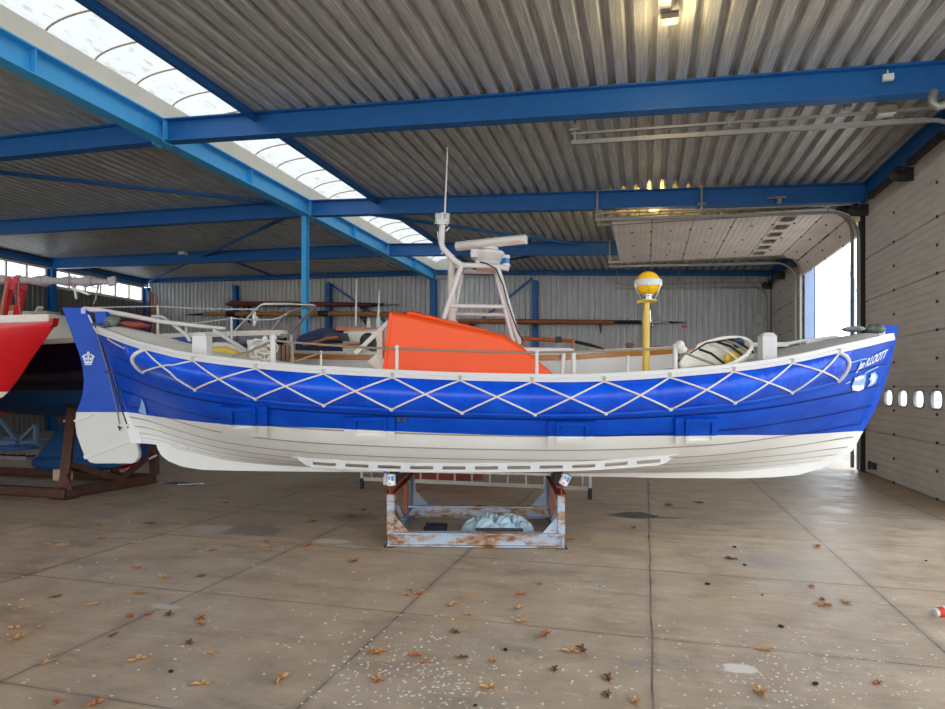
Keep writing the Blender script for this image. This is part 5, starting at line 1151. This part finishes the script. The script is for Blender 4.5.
# ================================================================= OUTSIDE THE OPEN DOOR
for x, y0, lb in ((851.3, 262, 'tall pale yacht mast outside the open door, nearer the door jamb'), (854.5, 278, 'shorter pale yacht mast outside the open door')):
    q = fl(x, 392); t = thing('yacht_mast', lb, 'mast', CO+ray(x, 387)*(60 if x < 853 else 78)-Vector((0,0,CAMH)))
    H_ = 1.65+(387-y0)*(60 if x < 853 else 78)/632; obj('mast_pole', MB().tube([(0,0,-.1), (0,0,H_)], [.16,.1], 8), mat('pale_mast', lin(140, 150, 166), .5), t)
    obj('spreader', MB().beam((-1.1,0,H_*.72), (1.1,0,H_*.72), .05, .05), mat('pale_mast', lin(140, 150, 166), .5), t); obj('stay', MB().tube([(0,0,H_*.97), (-2.4,0,0)], .03, 4).tube([(0,0,H_*.97), (2.4,0,0)], .03, 4), mat('pale_mast', lin(140, 150, 166), .5), t)
# ================================================================= ON THE FLOOR
def leaf_mesh(seed):
    rnd = random.Random(seed); n = 22; mb = MB(); vs = []; lob = rnd.choice((5, 7))
    for k in range(n):
        a = 2*math.pi*k/n; r = .05*(1+.42*math.cos(lob*a))*(1.0 if abs(math.sin(a)) < .9 else .8); vs.append((r*1.35*math.cos(a), r*.85*math.sin(a), .006+.018*abs(math.sin(a*1.5+seed))+rnd.uniform(0, .008)))
    mb.add([(0,0,.004)]+vs, [(0, 1+k, 1+(k+1) % n) for k in range(n)]); o = len(mb.v); mb.add([(x, y, z-.0025) for x, y, z in [(0,0,.004)]+vs], [(0, 1+(k+1) % n, 1+k) for k in range(n)]); mb.tube([(.06,0,.012), (.09,.01,.008), (.12,.012,.006)], .002, 4); return mb
LM = [mat('tan_leaf', lin(196, 152, 104), .8, 0, .25, 30), mat('brown_leaf', lin(128, 86, 58), .8, 0, .25, 30), mat('orange_leaf', lin(182, 116, 70), .8, 0, .25, 30)]
lab = ['pale tan dry leaf lying on the concrete floor', 'dark brown dry leaf lying on the concrete floor', 'orange-brown dry leaf lying on the concrete floor']
protos = []
c1 = [(405,215,0),(445,160,1),(295,165,0),(185,225,0),(405,290,0),(485,320,0),(595,317,1),(70,408,0),(45,472,0),(55,500,0),(165,378,1),(115,468,0),(275,400,0),(325,412,0),(335,492,1),(385,435,2),(440,430,2),(500,430,1),(595,442,2),(597,460,2),(562,515,1),(408,565,0),(138,573,0),(628,547,0),(285,695,2),(790,215,2),(785,228,0),(912,225,2),(930,155,1),(600,637,0),(835,622,0),(490,82,0),(600,107,0),(672,98,1),(300,205,2),(630,240,2),(408,367,2),(575,238,2),(170,690,2)]
c2_ = [(285,357,0),(312,368,2),(275,372,0),(195,540,0),(180,545,2),(297,552,2),(320,572,2),(530,567,0),(410,400,0),(458,430,0),(608,410,0),(610,370,2),(616,452,0),(682,490,2),(415,482,1),(710,593,1),(868,620,1),(865,668,1),(760,540,0),(790,535,1),(115,272,2),(435,558,1),(760,207,2),(668,338,0),(145,120,1),(105,140,1),(520,648,0),(185,624,0)]
c3_ = [(540,347,2),(570,385,1),(300,265,1),(575,403,2),(640,395,0),(735,633,2),(385,660,0),(400,535,0),(10,172,2),(15,688,0),(203,98,1),(113,105,1),(555,228,2)]
for ox, pts in ((0, c1), (315, c2_), (630, c3_)):
    for i, (x, y, k) in enumerate(pts):
        p = fl(ox+x/2.965, 470+y/2.965)
        if len(protos) <= k or protos[k] is None:
            while len(protos) <= k: protos.append(None)
            o = obj('fallen_leaf', leaf_mesh(k+3), LM[k]); protos[k] = o; tag(o, lab[k], 'leaf', 'dry leaves scattered on the floor')
        else: o = dup(protos[k])
        o.location = (p.x, p.y, .001); s = random.uniform(.45, .8)*(1 if y > 300 else 1.15); o.scale = (s, s, s); o.rotation_euler = (0, 0, random.uniform(0, 6.28))
cr_p = None
for x, y in ((630+392/2.965, 470+372/2.965), (630+448/2.965, 470+466/2.965), (630+550/2.965, 470+637/2.965), (507/2.965, 470+600/2.965), (315+565/2.965, 470+535/2.965), (315+475/2.965, 706), (630+340/2.965, 470+283/2.965), (630+230/2.965, 470+340/2.965), (630+310/2.965, 470+230/2.965), (630+878/2.965, 470+270/2.965)):
    p = fl(x, y)
    if cr_p is None: cr_p = tag(obj('dirt_crumb', MB().sphere((0,0,.011), .024, 8, 6, (1.3,.9,.5)), mat('dark_crumb', lin(44, 36, 32), .9)), 'small dark crumb of dirt on the concrete floor', 'dirt crumb', 'dark crumbs on the floor'); o = cr_p
    else: o = dup(cr_p)
    o.location = (p.x, p.y, 0); o.rotation_euler = (0,0,random.uniform(0, 6)); s = random.uniform(.4, .8); o.scale = (s,s,s)
rnd = random.Random(5); ch = MB()
for i in range(900):
    if i < 330: x, y = rnd.gauss(420, 60), rnd.gauss(672, 26)
    elif i < 600: x, y = rnd.gauss(800, 80), rnd.gauss(676, 22)
    else: x, y = rnd.uniform(0, 945), rnd.uniform(500, 709)
    if y < 492 or y > 740: continue
    p = fl(x, y); r = rnd.uniform(.003, .010)*(1.3 if y > 600 else 1.6); a0 = rnd.uniform(0, 6); k = rnd.choice((3, 4, 5)); ch.prism([(p.x+r*math.cos(a0+6.283*j/k)*rnd.uniform(.6, 1.2), p.y+r*math.sin(a0+6.283*j/k)*rnd.uniform(.6, 1.2), .0005) for j in range(k)], (0,0,.002))
pc = tag(obj('paint_chips', ch, mat('pale_paint_chips', lin(220, 214, 204), .7, 0, .1)), 'pale paint chips and crumbs scattered over the concrete floor', 'paint chips', kind='stuff')
p = fl(941.5, 616); wr = thing('crumpled_cup', 'crumpled red and white paper cup on the floor at the edge of the picture', 'cup', p); obj('cup_body', MB().lathe((0,0,.03), [(.028,-.05),(.036,.0),(.04,.05)], 12, (1,.3,.1)), PLASTIC, wr, smooth=40); obj('cup_band', MB().lathe((.0,0,.03), [(.033,-.03),(.0385,.01),(.03,.012)], 12, (1,.3,.1)), mat('red_print', lin(210, 60, 40), .5), wr)
# ================================================================= CAMERA, LIGHT
cam = bpy.data.cameras.new('camera'); co = bpy.data.objects.new('camera', cam); COL.objects.link(co)
cam.sensor_width = 36; cam.lens = 36*F/945; cam.shift_y = (HY-354.5)/945; cam.clip_start = .05; cam.clip_end = 300
co.location = CO; co.rotation_euler = (R(90), 0, YAW); SC.camera = co
w = bpy.data.worlds.new('world'); SC.world = w; w.use_nodes = True; nt = w.node_tree
bg = nt.nodes['Background']; tc = nt.nodes.new('ShaderNodeTexCoord'); sp = nt.nodes.new('ShaderNodeSeparateXYZ'); rp = nt.nodes.new('ShaderNodeValToRGB')
nt.links.new(tc.outputs['Generated'], sp.inputs[0]); nt.links.new(sp.outputs[2], rp.inputs[0])
e = rp.color_ramp.elements; e[0].position = .0; e[0].color = (.93, .96, 1, 1); e[1].position = .6; e[1].color = (.80, .9, 1, 1)
nt.links.new(rp.outputs[0], bg.inputs[0]); bg.inputs[1].default_value = 1.0
vs = SC.view_settings; vs.view_transform = 'Standard'; vs.look = 'None'; vs.gamma = 1; vs.use_curve_mapping = False; vs.exposure = 1.84
SC.cycles.max_bounces = 10; SC.cycles.diffuse_bounces = 6; SC.cycles.glossy_bounces = 4; SC.cycles.transparent_max_bounces = 12; SC.cycles.sample_clamp_indirect = 8; SC.cycles.use_denoising = True
